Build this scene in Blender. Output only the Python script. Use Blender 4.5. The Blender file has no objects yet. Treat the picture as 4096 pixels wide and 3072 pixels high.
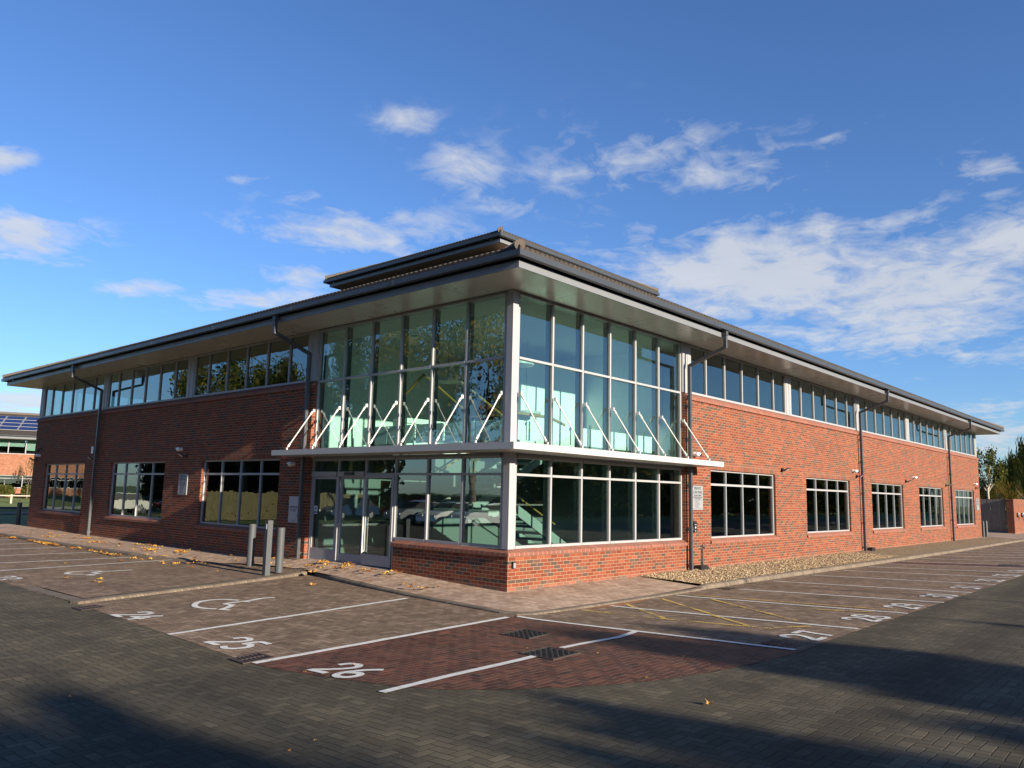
import bpy, math, random
from mathutils import Vector, Matrix
random.seed(7)
sc = bpy.context.scene
COL = sc.collection
D = bpy.data
# ------------------------------------------------------------------ camera
YAW, PIT, ROL = 0.731376, 0.139722, 0.0231515
CAM = Vector((-11.9929, -10.7698, 1.9453))
cy, sy, cp, sp = math.cos(YAW), math.sin(YAW), math.cos(PIT), math.sin(PIT)
fwd = Vector((cy*cp, sy*cp, sp)); rt = Vector((sy, -cy, 0)); up = rt.cross(fwd)
rt2 = rt*math.cos(ROL)+up*math.sin(ROL); up2 = -rt*math.sin(ROL)+up*math.cos(ROL)
cd = D.cameras.new("camera"); cam = D.objects.new("camera", cd); COL.objects.link(cam)
R = Matrix((rt2, up2, -fwd)).transposed().to_4x4()
cam.matrix_world = Matrix.Translation(CAM) @ R
cd.sensor_width = 36; cd.sensor_fit = 'HORIZONTAL'; cd.lens = 3139.086/4096*36
cd.clip_start = 0.1; cd.clip_end = 3000
sc.camera = cam
# ------------------------------------------------------------------ light
SUN_EL, SUN_OFF = math.radians(14.9), math.radians(3.4)
sd = D.lights.new("sun", 'SUN'); sd.energy = 5.0; sd.angle = math.radians(0.5); sd.color = (1.0, 0.87, 0.70)
so = D.objects.new("sun", sd); COL.objects.link(so)
sdir = Vector((math.sin(SUN_OFF)*math.cos(SUN_EL), math.cos(SUN_OFF)*math.cos(SUN_EL), -math.sin(SUN_EL)))
so.rotation_euler = sdir.to_track_quat('-Z', 'Y').to_euler(); so.location = (-10, -60, 40)
sc.view_settings.view_transform = 'Standard'; sc.view_settings.look = 'None'
sc.view_settings.exposure = 1.38; sc.view_settings.gamma = 1.0
W = D.worlds.new("World"); sc.world = W; W.use_nodes = True
nt = W.node_tree; nt.nodes.clear()
def N(nt, typ, ins=None, **kw):
    n = nt.nodes.new(typ)
    for k, v in kw.items(): setattr(n, k, v)
    if ins:
        for k, v in ins.items():
            if isinstance(v, bpy.types.NodeSocket): nt.links.new(v, n.inputs[k])
            else: n.inputs[k].default_value = v
    return n
def M(nt, op, a, b=None, c=None, clamp=False):
    ins = {0: a}
    if b is not None: ins[1] = b
    if c is not None: ins[2] = c
    return N(nt, 'ShaderNodeMath', ins, operation=op, use_clamp=clamp).outputs[0]
def VM(nt, op, a, b=None, s=None):
    ins = {0: a}
    if b is not None: ins[1] = b
    n = N(nt, 'ShaderNodeVectorMath', ins, operation=op)
    if s is not None: n.inputs['Scale'].default_value = s
    return n
CL = [((0.256,0.931,0.26),(16.931,-5.588,3.342),(-10.273,-7.977,38.709),1.6),((0.227,0.916,0.331),(37.327,-12.65,9.364),(-23.954,-19.233,69.503),1.2),
((0.369,0.902,0.223),(23.536,-10.467,3.357),(-19.577,-14.655,91.553),1.25),((0.513,0.818,0.261),(15.244,-10.131,1.74),(-12.377,-9.389,53.766),1.15),
((0.557,0.77,0.312),(6.754,-5.189,0.734),(-8.327,-6.48,30.811),1.1),((0.483,0.846,0.227),(12.334,-7.416,1.398),(-16.223,-12.037,79.295),1.15),
((0.572,0.692,0.44),(19.272,-17.25,2.039),(-21.965,-17.848,56.616),0.7),((0.64,0.663,0.389),(13.798,-13.851,0.907),(-9.286,-7.422,27.915),0.85),
((0.689,0.63,0.357),(14.513,-16.181,0.523),(-14.345,-11.328,47.611),0.5),((0.794,0.462,0.395),(3.181,-5.181,-0.329),(-6.433,-5.153,18.921),0.64),
((0.72,0.546,0.429),(5.443,-7.089,-0.106),(-12.453,-10.066,33.72),0.3),((0.846,0.353,0.4),(5.531,-11.713,-1.381),(-10.38,-8.351,29.268),0.4),
((0.864,0.295,0.407),(15.412,-37.538,-5.51),(-36.796,-29.731,99.624),0.5),((0.921,0.158,0.356),(6.11,-25.008,-4.73),(-16.304,-13.054,47.95),0.6),
((0.881,0.388,0.27),(2.387,-5.178,-0.354),(-3.646,-2.763,15.832),1.4),((0.937,0.25,0.243),(1.795,-6.156,-0.609),(-3.08,-2.306,14.235),1.4),
((0.952,0.147,0.27),(2.838,-14.519,-2.116),(-4.952,-3.812,19.511),1.2),((0.437,0.826,0.357),(27.51,-16.582,4.66),(-47.738,-38.084,146.315),0.6),
((0.494,0.798,0.345),(17.023,-11.599,2.406),(-24.039,-19.034,78.303),0.5),((0.981,0.175,0.081),(3.464,-19.19,-0.441),(-2.512,-1.215,33.148),0.9),
((0.272,0.958,0.086),(25.146,-7.334,2.126),(-5.084,-3.014,49.733),1.2)]
tc = N(nt, 'ShaderNodeTexCoord').outputs['Generated']
dirn = VM(nt, 'NORMALIZE', tc).outputs[0]
sep = N(nt, 'ShaderNodeSeparateXYZ', {0: dirn})
zz = M(nt, 'ADD', M(nt, 'MAXIMUM', sep.outputs[2], 0.0), 0.10)
inv = M(nt, 'DIVIDE', 1.0, zz)
plane = N(nt, 'ShaderNodeVectorMath', {0: dirn}, operation='SCALE'); nt.links.new(inv, plane.inputs['Scale'])
stretch = VM(nt, 'MULTIPLY', plane.outputs[0], (1.0, 1.0, 0.6)).outputs[0]
n1 = N(nt, 'ShaderNodeTexNoise', {'Vector': stretch, 'Scale': 3.1, 'Detail': 10.0, 'Roughness': 0.58, 'Distortion': 0.5})
n2 = N(nt, 'ShaderNodeTexNoise', {'Vector': stretch, 'Scale': 11.0, 'Detail': 8.0, 'Roughness': 0.6, 'Distortion': 0.7})
acc = None
for c, r_, u_, w_ in CL:
    a = VM(nt, 'DOT_PRODUCT', dirn, r_).outputs['Value']; b = VM(nt, 'DOT_PRODUCT', dirn, u_).outputs['Value']
    q = M(nt, 'ADD', M(nt, 'MULTIPLY', a, a), M(nt, 'MULTIPLY', b, b))
    m = M(nt, 'MULTIPLY', M(nt, 'POWER', 2.718, M(nt, 'MULTIPLY', q, -0.9)), w_)
    hemi = M(nt, 'GREATER_THAN', VM(nt, 'DOT_PRODUCT', dirn, c).outputs['Value'], 0.0)
    m = M(nt, 'MULTIPLY', m, hemi)
    acc = m if acc is None else M(nt, 'MAXIMUM', acc, m)
fb = M(nt, 'ADD', M(nt, 'MULTIPLY', n1.outputs[0], 0.62), M(nt, 'MULTIPLY', n2.outputs[0], 0.38))
dens = M(nt, 'ADD', M(nt, 'MULTIPLY', acc, 0.95), M(nt, 'MULTIPLY', M(nt, 'SUBTRACT', fb, 0.5), 4.3))
dens = M(nt, 'MULTIPLY', M(nt, 'SUBTRACT', dens, 0.32), 1.1, clamp=True)
dens = M(nt, 'MULTIPLY', dens, M(nt, 'MINIMUM', M(nt, 'MULTIPLY', acc, 2.6), 1.0))
dens = M(nt, 'MULTIPLY', M(nt, 'SMOOTH_MIN', dens, 0.95, 0.2), 0.82)
sky = N(nt, 'ShaderNodeTexSky', sky_type='NISHITA')
sky.sun_disc = False; sky.sun_elevation = SUN_EL; sky.sun_rotation = math.pi+SUN_OFF
sky.air_density = 1.0; sky.dust_density = 0.3; sky.ozone_density = 3.0
tint = N(nt, 'ShaderNodeMix', {0: 1.0, 6: sky.outputs[0], 7: (0.69, 0.88, 1.2, 1)}, data_type='RGBA', blend_type='MULTIPLY')
ccol = N(nt, 'ShaderNodeMix', {0: n1.outputs[0], 6: (3.5, 3.75, 4.2, 1), 7: (5.2, 5.15, 5.1, 1)}, data_type='RGBA')
mix = N(nt, 'ShaderNodeMix', {0: dens, 6: tint.outputs[2], 7: ccol.outputs[2]}, data_type='RGBA')
bg = N(nt, 'ShaderNodeBackground', {'Color': mix.outputs[2], 'Strength': 0.062})
nt.links.new(bg.outputs[0], N(nt, 'ShaderNodeOutputWorld').inputs[0])

# ------------------------------------------------------------------ mesh helpers
class MB:
    def __init__(s): s.v = []; s.f = []; s.m = []; s.sm = []; s.cur = 0
    def add(s, vs, fs, smooth=False):
        o = len(s.v); s.v += [tuple(v) for v in vs]
        for f in fs: s.f.append([i+o for i in f]); s.m.append(s.cur); s.sm.append(smooth)
    def quad(s, *p): s.add(p, [list(range(len(p)))])
    def box(s, x0, y0, z0, x1, y1, z1):
        if x0 > x1: x0, x1 = x1, x0
        if y0 > y1: y0, y1 = y1, y0
        if z0 > z1: z0, z1 = z1, z0
        s.add([(x0,y0,z0),(x1,y0,z0),(x1,y1,z0),(x0,y1,z0),(x0,y0,z1),(x1,y0,z1),(x1,y1,z1),(x0,y1,z1)],
              [(0,3,2,1),(4,5,6,7),(0,1,5,4),(1,2,6,5),(2,3,7,6),(3,0,4,7)])
    def prism(s, poly, z0, z1):
        n = len(poly)
        s.add([(x,y,z0) for x,y in poly]+[(x,y,z1) for x,y in poly],
              [list(range(n-1,-1,-1)), list(range(n,2*n))]+[(i,(i+1)%n,(i+1)%n+n,i+n) for i in range(n)])
    def extr(s, prof, fn, a, b):
        """profile list of 2D points swept from parameter a to b through fn(p, t) -> xyz"""
        n = len(prof)
        s.add([fn(p,a) for p in prof]+[fn(p,b) for p in prof],
              [list(range(n-1,-1,-1)), list(range(n,2*n))]+[(i,(i+1)%n,(i+1)%n+n,i+n) for i in range(n)])
    def tube(s, p, q, r, n=10, r2=None, cap=True, smooth=True):
        p = Vector(p); q = Vector(q); d = (q-p).normalized(); r2 = r if r2 is None else r2
        a = d.orthogonal().normalized(); b = d.cross(a)
        vs = []
        for c, rr in ((p, r), (q, r2)):
            for i in range(n):
                t = 2*math.pi*i/n; vs.append(c+(a*math.cos(t)+b*math.sin(t))*rr)
        s.add(vs, [(i,(i+1)%n,(i+1)%n+n,i+n) for i in range(n)], smooth)
        if cap: s.add(vs, [list(range(n-1,-1,-1)), list(range(n,2*n))])
    def bar(s, p, q, w, h):
        """square bar from p to q, w across (horizontal), h other"""
        p = Vector(p); q = Vector(q); d = (q-p).normalized()
        a = d.cross(Vector((0,0,1)))
        a = a.normalized() if a.length > 1e-4 else Vector((1,0,0))
        b = a.cross(d).normalized()
        vs = [c+a*x*w/2+b*y*h/2 for c in (p,q) for x,y in ((-1,-1),(1,-1),(1,1),(-1,1))]
        s.add(vs, [(3,2,1,0),(4,5,6,7),(0,1,5,4),(1,2,6,5),(2,3,7,6),(3,0,4,7)])
    def ball(s, c, r, sc_=(1,1,1), n=12, m=8):
        vs = []; fs = []
        for j in range(m+1):
            ph = math.pi*j/m
            for i in range(n):
                t = 2*math.pi*i/n
                vs.append((c[0]+r*sc_[0]*math.sin(ph)*math.cos(t), c[1]+r*sc_[1]*math.sin(ph)*math.sin(t), c[2]+r*sc_[2]*math.cos(ph)))
        for j in range(m):
            for i in range(n): fs.append((j*n+i,(j+1)*n+i,(j+1)*n+(i+1)%n,j*n+(i+1)%n))
        s.add(vs, fs, True)
    def build(s, name, mat, parent=None, loc=None):
        me = D.meshes.new(name)
        base = Vector((0,0,0))
        if parent is not None: base = Vector(parent['_o'])
        elif loc is not None: base = Vector(loc)
        me.from_pydata([(Vector(v)-base) for v in s.v], [], s.f)
        mats = mat if isinstance(mat, (list, tuple)) else [mat]
        for k in mats: me.materials.append(k)
        for p, mi, sm_ in zip(me.polygons, s.m, s.sm): p.material_index = mi; p.use_smooth = sm_
        me.update()
        o = D.objects.new(name, me); COL.objects.link(o)
        o['_o'] = tuple(base)
        if parent is not None: o.parent = parent
        else: o.location = base
        return o
def tag(o, label=None, cat=None, group=None, kind=None):
    if label: o['label'] = label
    if cat: o['category'] = cat
    if group: o['group'] = group
    if kind: o['kind'] = kind
    return o
def empty(name, loc, label, cat, group=None, rz=0):
    o = D.objects.new(name, None); COL.objects.link(o); o.location = loc; o.rotation_euler = (0,0,rz)
    o.empty_display_size = .2; o['_o'] = tuple(loc) if rz == 0 else (0,0,0)
    return tag(o, label, cat, group)
def copy_tree(o, parent=None):
    c = o.copy(); COL.objects.link(c)
    if parent: c.parent = parent
    for ch in list(o.children): copy_tree(ch, c)
    return c

# ------------------------------------------------------------------ materials
def newmat(name):
    m = D.materials.new(name); m.use_nodes = True; t = m.node_tree; t.nodes.clear()
    out = N(t, 'ShaderNodeOutputMaterial'); b = N(t, 'ShaderNodeBsdfPrincipled'); t.links.new(b.outputs[0], out.inputs[0])
    return m, t, b, out
def pos(t): return N(t, 'ShaderNodeNewGeometry').outputs['Position']
def noise(t, vec, scale, detail=4, rough=.55, dist=0):
    return N(t, 'ShaderNodeTexNoise', {'Vector': vec, 'Scale': scale, 'Detail': detail, 'Roughness': rough, 'Distortion': dist}).outputs[0]
def ramp(t, fac, stops, interp='LINEAR'):
    r = N(t, 'ShaderNodeValToRGB', {0: fac}); cr = r.color_ramp; cr.interpolation = interp
    while len(cr.elements) < len(stops): cr.elements.new(.5)
    for e, (p, c) in zip(cr.elements, stops): e.position = p; e.color = (c[0], c[1], c[2], 1)
    return r.outputs[0]
def mixc(t, f, a, b, bt='MIX'):
    return N(t, 'ShaderNodeMix', {0: f, 6: a, 7: b}, data_type='RGBA', blend_type=bt).outputs[2]
def c4(c): return (c[0], c[1], c[2], 1)
def bump(t, b, h, strength=.5, dist=.01):
    n = N(t, 'ShaderNodeBump', {'Height': h, 'Strength': strength, 'Distance': dist}); t.links.new(n.outputs[0], b.inputs['Normal'])
def simple(name, col, rough=.5, metal=0, var=.12, nscale=3., bmp=0, spec=.5, bscale=60):
    m, t, b, o = newmat(name); p = pos(t)
    n = noise(t, p, nscale, 5); f = M(t, 'MULTIPLY_ADD', n, 2*var, 1-var)
    col_ = mixc(t, 1.0, c4(col), N(t, 'ShaderNodeCombineColor', {0: f, 1: f, 2: f}).outputs[0], 'MULTIPLY')
    t.links.new(col_, b.inputs['Base Color']); b.inputs['Metallic'].default_value = metal
    r = M(t, 'MULTIPLY_ADD', noise(t, p, nscale*2.3, 3), .2, rough-.1, clamp=True); t.links.new(r, b.inputs['Roughness'])
    b.inputs['Specular IOR Level'].default_value = spec
    if bmp: bump(t, b, noise(t, p, bscale, 4), bmp, .004)
    return m
def brickmat(name, udir=(1,1,0), soldier=False, cols=None, dark=True):
    m, t, b, o = newmat(name); p = pos(t)
    u = VM(t, 'DOT_PRODUCT', p, udir).outputs['Value']; sepz = N(t, 'ShaderNodeSeparateXYZ', {0: p}).outputs[2]
    z = M(t, 'ADD', sepz, 0.063)
    warp = M(t, 'MULTIPLY', M(t, 'SUBTRACT', noise(t, p, 9, 2), .5), .006)
    vec = N(t, 'ShaderNodeCombineXYZ', {0: M(t, 'ADD', u, 20.0), 1: M(t, 'ADD', z, warp), 2: 0.0}).outputs[0]
    br = N(t, 'ShaderNodeTexBrick', {'Vector': vec, 'Color1': (0,0,0,1), 'Color2': (1,1,1,1), 'Mortar': (0,0,0,1), 'Scale': 1.0,
        'Mortar Size': .0065, 'Mortar Smooth': .25, 'Bias': 0.0, 'Brick Width': .075 if soldier else .225, 'Row Height': .30 if soldier else .075}, offset=.5 if not soldier else 0.0, offset_frequency=2)
    val = N(t, 'ShaderNodeSeparateColor', {0: br.outputs[0]}).outputs[0]
    cols = cols or [(0,(0.1108,0.02448,0.01193)),(.16,(0.1575,0.03644,0.0173)),(.38,(0.1867,0.0467,0.02089)),(.55,(0.1254,0.02848,0.01491)),(.74,(0.2158,0.0598,0.02744)),(.80,(0.07874,0.04841,0.03699)),(.92,(0.0554,0.03872,0.03102)),(1,(0.1108,0.03986,0.02684))]
    base = ramp(t, val, cols, 'LINEAR')
    big = noise(t, p, .7, 5); fine = noise(t, p, 45, 5, .65)
    f = M(t, 'ADD', M(t, 'MULTIPLY_ADD', big, .35, .68), M(t, 'MULTIPLY', fine, .28))
    base = mixc(t, 1.0, base, N(t, 'ShaderNodeCombineColor', {0: f, 1: f, 2: f}).outputs[0], 'MULTIPLY')
    # pale efflorescence in blotches and a damp dirty foot
    eff = M(t, 'MULTIPLY', M(t, 'SUBTRACT', noise(t, p, 1.3, 6, .6), .57), 3.0, clamp=True)
    eff = M(t, 'MULTIPLY', eff, M(t, 'MULTIPLY', M(t, 'SUBTRACT', noise(t, p, 28, 4, .7), .45), 3.0, clamp=True))
    base = mixc(t, M(t, 'MULTIPLY', eff, .55), base, (.38,.25,.18,1))
    foot = M(t, 'MULTIPLY', M(t, 'SUBTRACT', .22, M(t, 'ADD', sepz, M(t, 'MULTIPLY', noise(t, p, 3, 4), .18))), 5.0, clamp=True)
    base = mixc(t, M(t, 'MULTIPLY', foot, .45), base, (.30,.20,.15,1))
    sv = N(t, 'ShaderNodeCombineXYZ', {0: M(t, 'MULTIPLY', u, 2.2), 1: M(t, 'MULTIPLY', sepz, .25), 2: 0.}).outputs[0]
    strk = M(t, 'MULTIPLY', M(t, 'SUBTRACT', noise(t, sv, 1.0, 6, .6), .50), 3.0, clamp=True)
    base = mixc(t, M(t, 'MULTIPLY', strk, .38), base, (.11,.045,.03,1))
    mort = mixc(t, fine, (.22,.145,.092,1), (.31,.215,.14,1))
    col = mixc(t, br.outputs['Fac'], base, mort)
    t.links.new(col, b.inputs['Base Color']); b.inputs['Roughness'].default_value = .85; b.inputs['Specular IOR Level'].default_value = .25
    cr = noise(t, N(t, 'ShaderNodeVectorMath', {0: p, 1: (1,1,1.6)}, operation='MULTIPLY').outputs[0], 34, 5, .62, 1.2)
    h = M(t, 'SUBTRACT', M(t, 'MULTIPLY', cr, .55), M(t, 'MULTIPLY', br.outputs['Fac'], .9))
    bump(t, b, h, .8, .012)
    return m
# herringbone block paving node group -----------------------------------------
hb = D.node_groups.new("herringbone", 'ShaderNodeTree')
hb.interface.new_socket(name='Vector', in_out='INPUT', socket_type='NodeSocketVector')
hb.interface.new_socket(name='Edge', in_out='OUTPUT', socket_type='NodeSocketFloat')
hb.interface.new_socket(name='Rand', in_out='OUTPUT', socket_type='NodeSocketColor')
gi = N(hb, 'NodeGroupInput'); go = N(hb, 'NodeGroupOutput')
s_ = N(hb, 'ShaderNodeSeparateXYZ', {0: gi.outputs[0]})
U, V = M(hb, 'ADD', s_.outputs[0], 4000.0), M(hb, 'ADD', s_.outputs[1], 4000.0)
i_, j_ = M(hb, 'FLOOR', U), M(hb, 'FLOOR', V)
fu, fv = M(hb, 'SUBTRACT', U, i_), M(hb, 'SUBTRACT', V, j_)
k_ = M(hb, 'FLOORED_MODULO', M(hb, 'SUBTRACT', i_, j_), 4.0)
def isk(v): return M(hb, 'COMPARE', k_, float(v), .3)
k0, k1, k2, k3 = isk(0), isk(1), isk(2), isk(3)
dl = M(hb, 'ADD', fu, k1); dr = M(hb, 'ADD', M(hb, 'SUBTRACT', 1.0, fu), k0)
db = M(hb, 'ADD', fv, k2); dt = M(hb, 'ADD', M(hb, 'SUBTRACT', 1.0, fv), k3)
edge = M(hb, 'MINIMUM', M(hb, 'MINIMUM', dl, dr), M(hb, 'MINIMUM', db, dt))
bi = M(hb, 'SUBTRACT', i_, k1); bj = M(hb, 'ADD', j_, k3)
wn = N(hb, 'ShaderNodeTexWhiteNoise', {'Vector': N(hb, 'ShaderNodeCombineXYZ', {0: bi, 1: bj, 2: M(hb, 'ADD', k2, k3)}).outputs[0]}, noise_dimensions='3D')
hb.links.new(edge, go.inputs[0]); hb.links.new(wn.outputs['Color'], go.inputs[1])
def paving(name, stops, joint, size=.105, rot=0., rough=.75, patch=(.75,1.25), dirt=None, dirtamt=.5, bstr=.5, spec=.18):
    m, t, b, o = newmat(name); p = pos(t)
    mp = N(t, 'ShaderNodeMapping', {'Vector': p, 'Rotation': (0,0,rot), 'Scale': (1/size,1/size,0)}).outputs[0]
    wob = noise(t, p, 3, 2)
    mp = N(t, 'ShaderNodeVectorMath', {0: mp, 1: N(t, 'ShaderNodeCombineXYZ', {0: M(t,'MULTIPLY',wob,.5), 1: M(t,'MULTIPLY',wob,-.4), 2: 0.}).outputs[0]}, operation='ADD').outputs[0]
    g = N(t, 'ShaderNodeGroup', {}); g.node_tree = hb
    t.links.new(mp, g.inputs[0]); 
    rc = N(t, 'ShaderNodeSeparateColor', {0: g.outputs[1]})
    base = ramp(t, rc.outputs[0], stops)
    big = noise(t, p, .35, 6, .6); mid = noise(t, p, 2.2, 5, .6); fine = noise(t, p, 120, 4, .7)
    f = M(t, 'ADD', M(t, 'MULTIPLY_ADD', big, patch[1]-patch[0], patch[0]-.2), M(t, 'ADD', M(t, 'MULTIPLY', mid, .2), M(t, 'MULTIPLY', fine, .24)))
    base = mixc(t, 1.0, base, N(t, 'ShaderNodeCombineColor', {0: f, 1: f, 2: f}).outputs[0], 'MULTIPLY')
    if 'dark' in name:
        sx_ = N(t, 'ShaderNodeMapping', {'Vector': p, 'Scale': (.07,.9,0)}).outputs[0]; sy_ = N(t, 'ShaderNodeMapping', {'Vector': p, 'Scale': (.9,.07,0)}).outputs[0]
        w_ = N(t, 'ShaderNodeMapRange', {0: N(t, 'ShaderNodeSeparateXYZ', {0: p}).outputs[0], 1: -9.0, 2: -5.0}).outputs[0]
        bb = M(t, 'ADD', M(t, 'MULTIPLY', noise(t, sx_, 1, 4), w_), M(t, 'MULTIPLY', noise(t, sy_, 1, 4), M(t, 'SUBTRACT', 1.0, w_)))
        f3 = N(t, 'ShaderNodeMapRange', {0: bb, 1: .35, 2: .65, 3: .70, 4: 1.25}).outputs[0]
        base = mixc(t, 1.0, base, N(t, 'ShaderNodeCombineColor', {0: f3, 1: f3, 2: f3}).outputs[0], 'MULTIPLY')
    if dirt:
        df = M(t, 'MULTIPLY', M(t, 'SUBTRACT', noise(t, p, .8, 7, .65), .47), 4.0, clamp=True)
        base = mixc(t, M(t, 'MULTIPLY', df, dirtamt), base, c4(dirt))
    e = g.outputs[0]
    grit = M(t, 'MULTIPLY', M(t, 'GREATER_THAN', noise(t, p, 38, 2, .5), .735), M(t, 'GREATER_THAN', noise(t, p, 1.7, 3), .48))
    base = mixc(t, M(t, 'MULTIPLY', grit, .55), base, (.30,.29,.25,1))
    jm = N(t, 'ShaderNodeMapRange', {0: e, 1: .015, 2: .075, 3: 1.0, 4: 0.0}).outputs[0]
    jn = M(t, 'MULTIPLY', jm, M(t, 'MULTIPLY_ADD', noise(t, p, 1.1, 4), .7, .45), clamp=True)
    col = mixc(t, jn, base, c4(joint))
    t.links.new(col, b.inputs['Base Color'])
    b.inputs['Specular IOR Level'].default_value = spec
    t.links.new(M(t, 'MULTIPLY_ADD', mid, .3, rough-.15, clamp=True), b.inputs['Roughness'])
    tilt = M(t, 'MULTIPLY', M(t,'SUBTRACT',rc.outputs[1],.5), .22)
    h = M(t, 'ADD', M(t, 'SUBTRACT', M(t, 'MULTIPLY', fine, .10), jm), tilt)
    bump(t, b, h, bstr, .006)
    return m
m_road = paving('dark_block_paving', [(0,(0.06656,0.058,0.038)),(.4,(0.0768,0.06612,0.044)),(.8,(0.08832,0.07656,0.051)),(1,(0.1126,0.09628,0.064))], (0.0256,0.02088,0.015), .1, 0, .85, (.5,1.45), (0.03584,0.03016,0.022), .6, .8)
m_bay = paving('weathered_block_paving', [(0,(0.13,0.08835,0.0612)),(.4,(0.17,0.119,0.0828)),(.75,(0.2,0.1442,0.1008)),(1,(0.25,0.1814,0.1305))], (0.03,0.02232,0.0162), .1, 0, .85, (.6,1.4), (0.075,0.05766,0.036), .6, .8)
m_red = paving('red_block_paving', [(0,(.05,.022,.016)),(.3,(.10,.038,.026)),(.55,(.065,.033,.026)),(.8,(.15,.06,.038)),(1,(.032,.024,.022))], (.22,.13,.085), .1, 0, .7, (.6,1.35), (.07,.045,.032), .4, .8)
m_pave = paving('pale_block_paving', [(0,(.27,.185,.13)),(.4,(.33,.235,.17)),(.75,(.37,.27,.20)),(1,(.43,.32,.24))], (.10,.07,.05), .1, 0, .85, (.7,1.3), (.12,.065,.045), .45, .4)
m_brick = brickmat('red_brick')
m_soldier = brickmat('red_brick_soldier', soldier=True)
CAPC = [(0,(.33,.085,.04)),(.5,(.40,.11,.055)),(1,(.30,.09,.05))]
def capmat():
    m, t, b, o = newmat('brick_sill'); p = pos(t)
    u = VM(t, 'DOT_PRODUCT', p, (1,1,0)).outputs['Value']
    fr = M(t, 'FRACT', M(t, 'DIVIDE', M(t,'ADD',u,50.0), .15)); fl = M(t, 'FLOOR', M(t, 'DIVIDE', M(t,'ADD',u,50.0), .15))
    wn_ = N(t, 'ShaderNodeTexWhiteNoise', {'W': fl}, noise_dimensions='1D').outputs[0]
    j = M(t, 'GREATER_THAN', M(t, 'ABSOLUTE', M(t, 'SUBTRACT', fr, .5)), .465)
    base = ramp(t, wn_, [(0,(0.153,0.0493,0.0306)),(.5,(0.1955,0.06375,0.03995)),(.8,(0.136,0.0578,0.0425)),(1,(0.221,0.0765,0.0476))])
    f = M(t, 'MULTIPLY_ADD', noise(t, p, 20, 5, .65), .6, .7)
    base = mixc(t, 1.0, base, N(t, 'ShaderNodeCombineColor', {0: f, 1: f, 2: f}).outputs[0], 'MULTIPLY')
    t.links.new(mixc(t, j, base, (.30,.21,.14,1)), b.inputs['Base Color']); b.inputs['Roughness'].default_value = .8
    bump(t, b, M(t, 'SUBTRACT', M(t,'MULTIPLY',noise(t, p, 60, 4),.3), j), .5, .006)
    return m
m_cap = capmat()
m_frame = simple('silver_powder_coat', (0.2664,0.2664,0.2736), .42, 0, .06, 2.5, 0, .5)
m_column = simple('silver_column', (0.2738,0.2738,0.2849), .42, 0, .05, 1.5)
m_gut = simple('grey_gutter_metal', (0.035,0.0392,0.0434), .38, 0, .12, 1.2)
m_fas = simple('grey_fascia_metal', (0.1368,0.144,0.1548), .38, 0, .08, .8)
m_soff = simple('soffit_panel', (0.3696,0.3498,0.3168), .3, 0, .03, .5, 0, .6)
m_soff2 = simple('tan_soffit', (.50,.39,.28), .6, 0, .15, .8)
m_pipe = simple('grey_downpipe', (0.04875,0.051,0.05625), .4, 0, .1, 3)
m_can = simple('white_canopy_metal', (0.336,0.336,0.328), .38, 0, .06, 1.2)
m_wpaint = simple('white_painted_steel', (0.4836,0.4758,0.4524), .4, 0, .05, 4)
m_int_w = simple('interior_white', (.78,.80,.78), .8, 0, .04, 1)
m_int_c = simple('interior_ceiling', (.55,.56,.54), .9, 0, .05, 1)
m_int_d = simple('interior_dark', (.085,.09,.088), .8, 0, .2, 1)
m_mulli = simple('inner_mullion_dimmed', (.09,.10,.10), .6, 0, .05, 2)  # darker than the frame silver: dimming behind tinted glass put into the colour
m_int_f = simple('interior_floor', (.06,.06,.062), .5, 0, .2, 1)
m_rail = simple('yellow_timber_rail', (.36,.21,.06), .35, 0, .12, 6)
m_black = simple('black_plastic', (.015,.015,.016), .4, 0, .1, 5)
m_white = simple('white_plastic', (.75,.75,.73), .4, 0, .05, 5)
m_boll = simple('grey_bollard_paint', (.058,.063,.068), .55, 0, .12, 6, 0, .3)
m_iron = simple('cast_iron', (.022,.022,.023), .5, .3, .3, 20, .6, .6, 90)
m_rust = simple('rusty_iron', (.05,.036,.03), .6, .2, .3, 20, .6, .5, 90)
m_kerb = None
def kerbmat():
    m, t, b, o = newmat('kerb_block'); p = pos(t)
    u = VM(t, 'DOT_PRODUCT', p, (1,1,0)).outputs['Value']
    q = M(t, 'DIVIDE', M(t,'ADD',u,50.0), .105); fr = M(t, 'FRACT', q); fl = M(t, 'FLOOR', q)
    wn_ = N(t, 'ShaderNodeTexWhiteNoise', {'W': fl}, noise_dimensions='1D').outputs[0]
    j = M(t, 'GREATER_THAN', M(t, 'ABSOLUTE', M(t, 'SUBTRACT', fr, .5)), .45)
    base = ramp(t, wn_, [(0,(0.09381,0.07216,0.05051)),(.5,(0.1191,0.09381,0.06783)),(1,(0.1515,0.1191,0.08659))])
    f = M(t, 'ADD', M(t, 'MULTIPLY_ADD', noise(t, p, 30, 5, .65), .5, .45), M(t,'MULTIPLY',noise(t, p, 1.5, 5, .65),.6))
    base = mixc(t, 1.0, base, N(t, 'ShaderNodeCombineColor', {0: f, 1: f, 2: f}).outputs[0], 'MULTIPLY')
    t.links.new(mixc(t, j, base, (.05,.04,.032,1)), b.inputs['Base Color']); b.inputs['Roughness'].default_value = .85
    bump(t, b, M(t, 'SUBTRACT', M(t,'MULTIPLY',noise(t, p, 60, 4),.3), j), .7, .01)
    return m
m_kerb = kerbmat()
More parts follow.
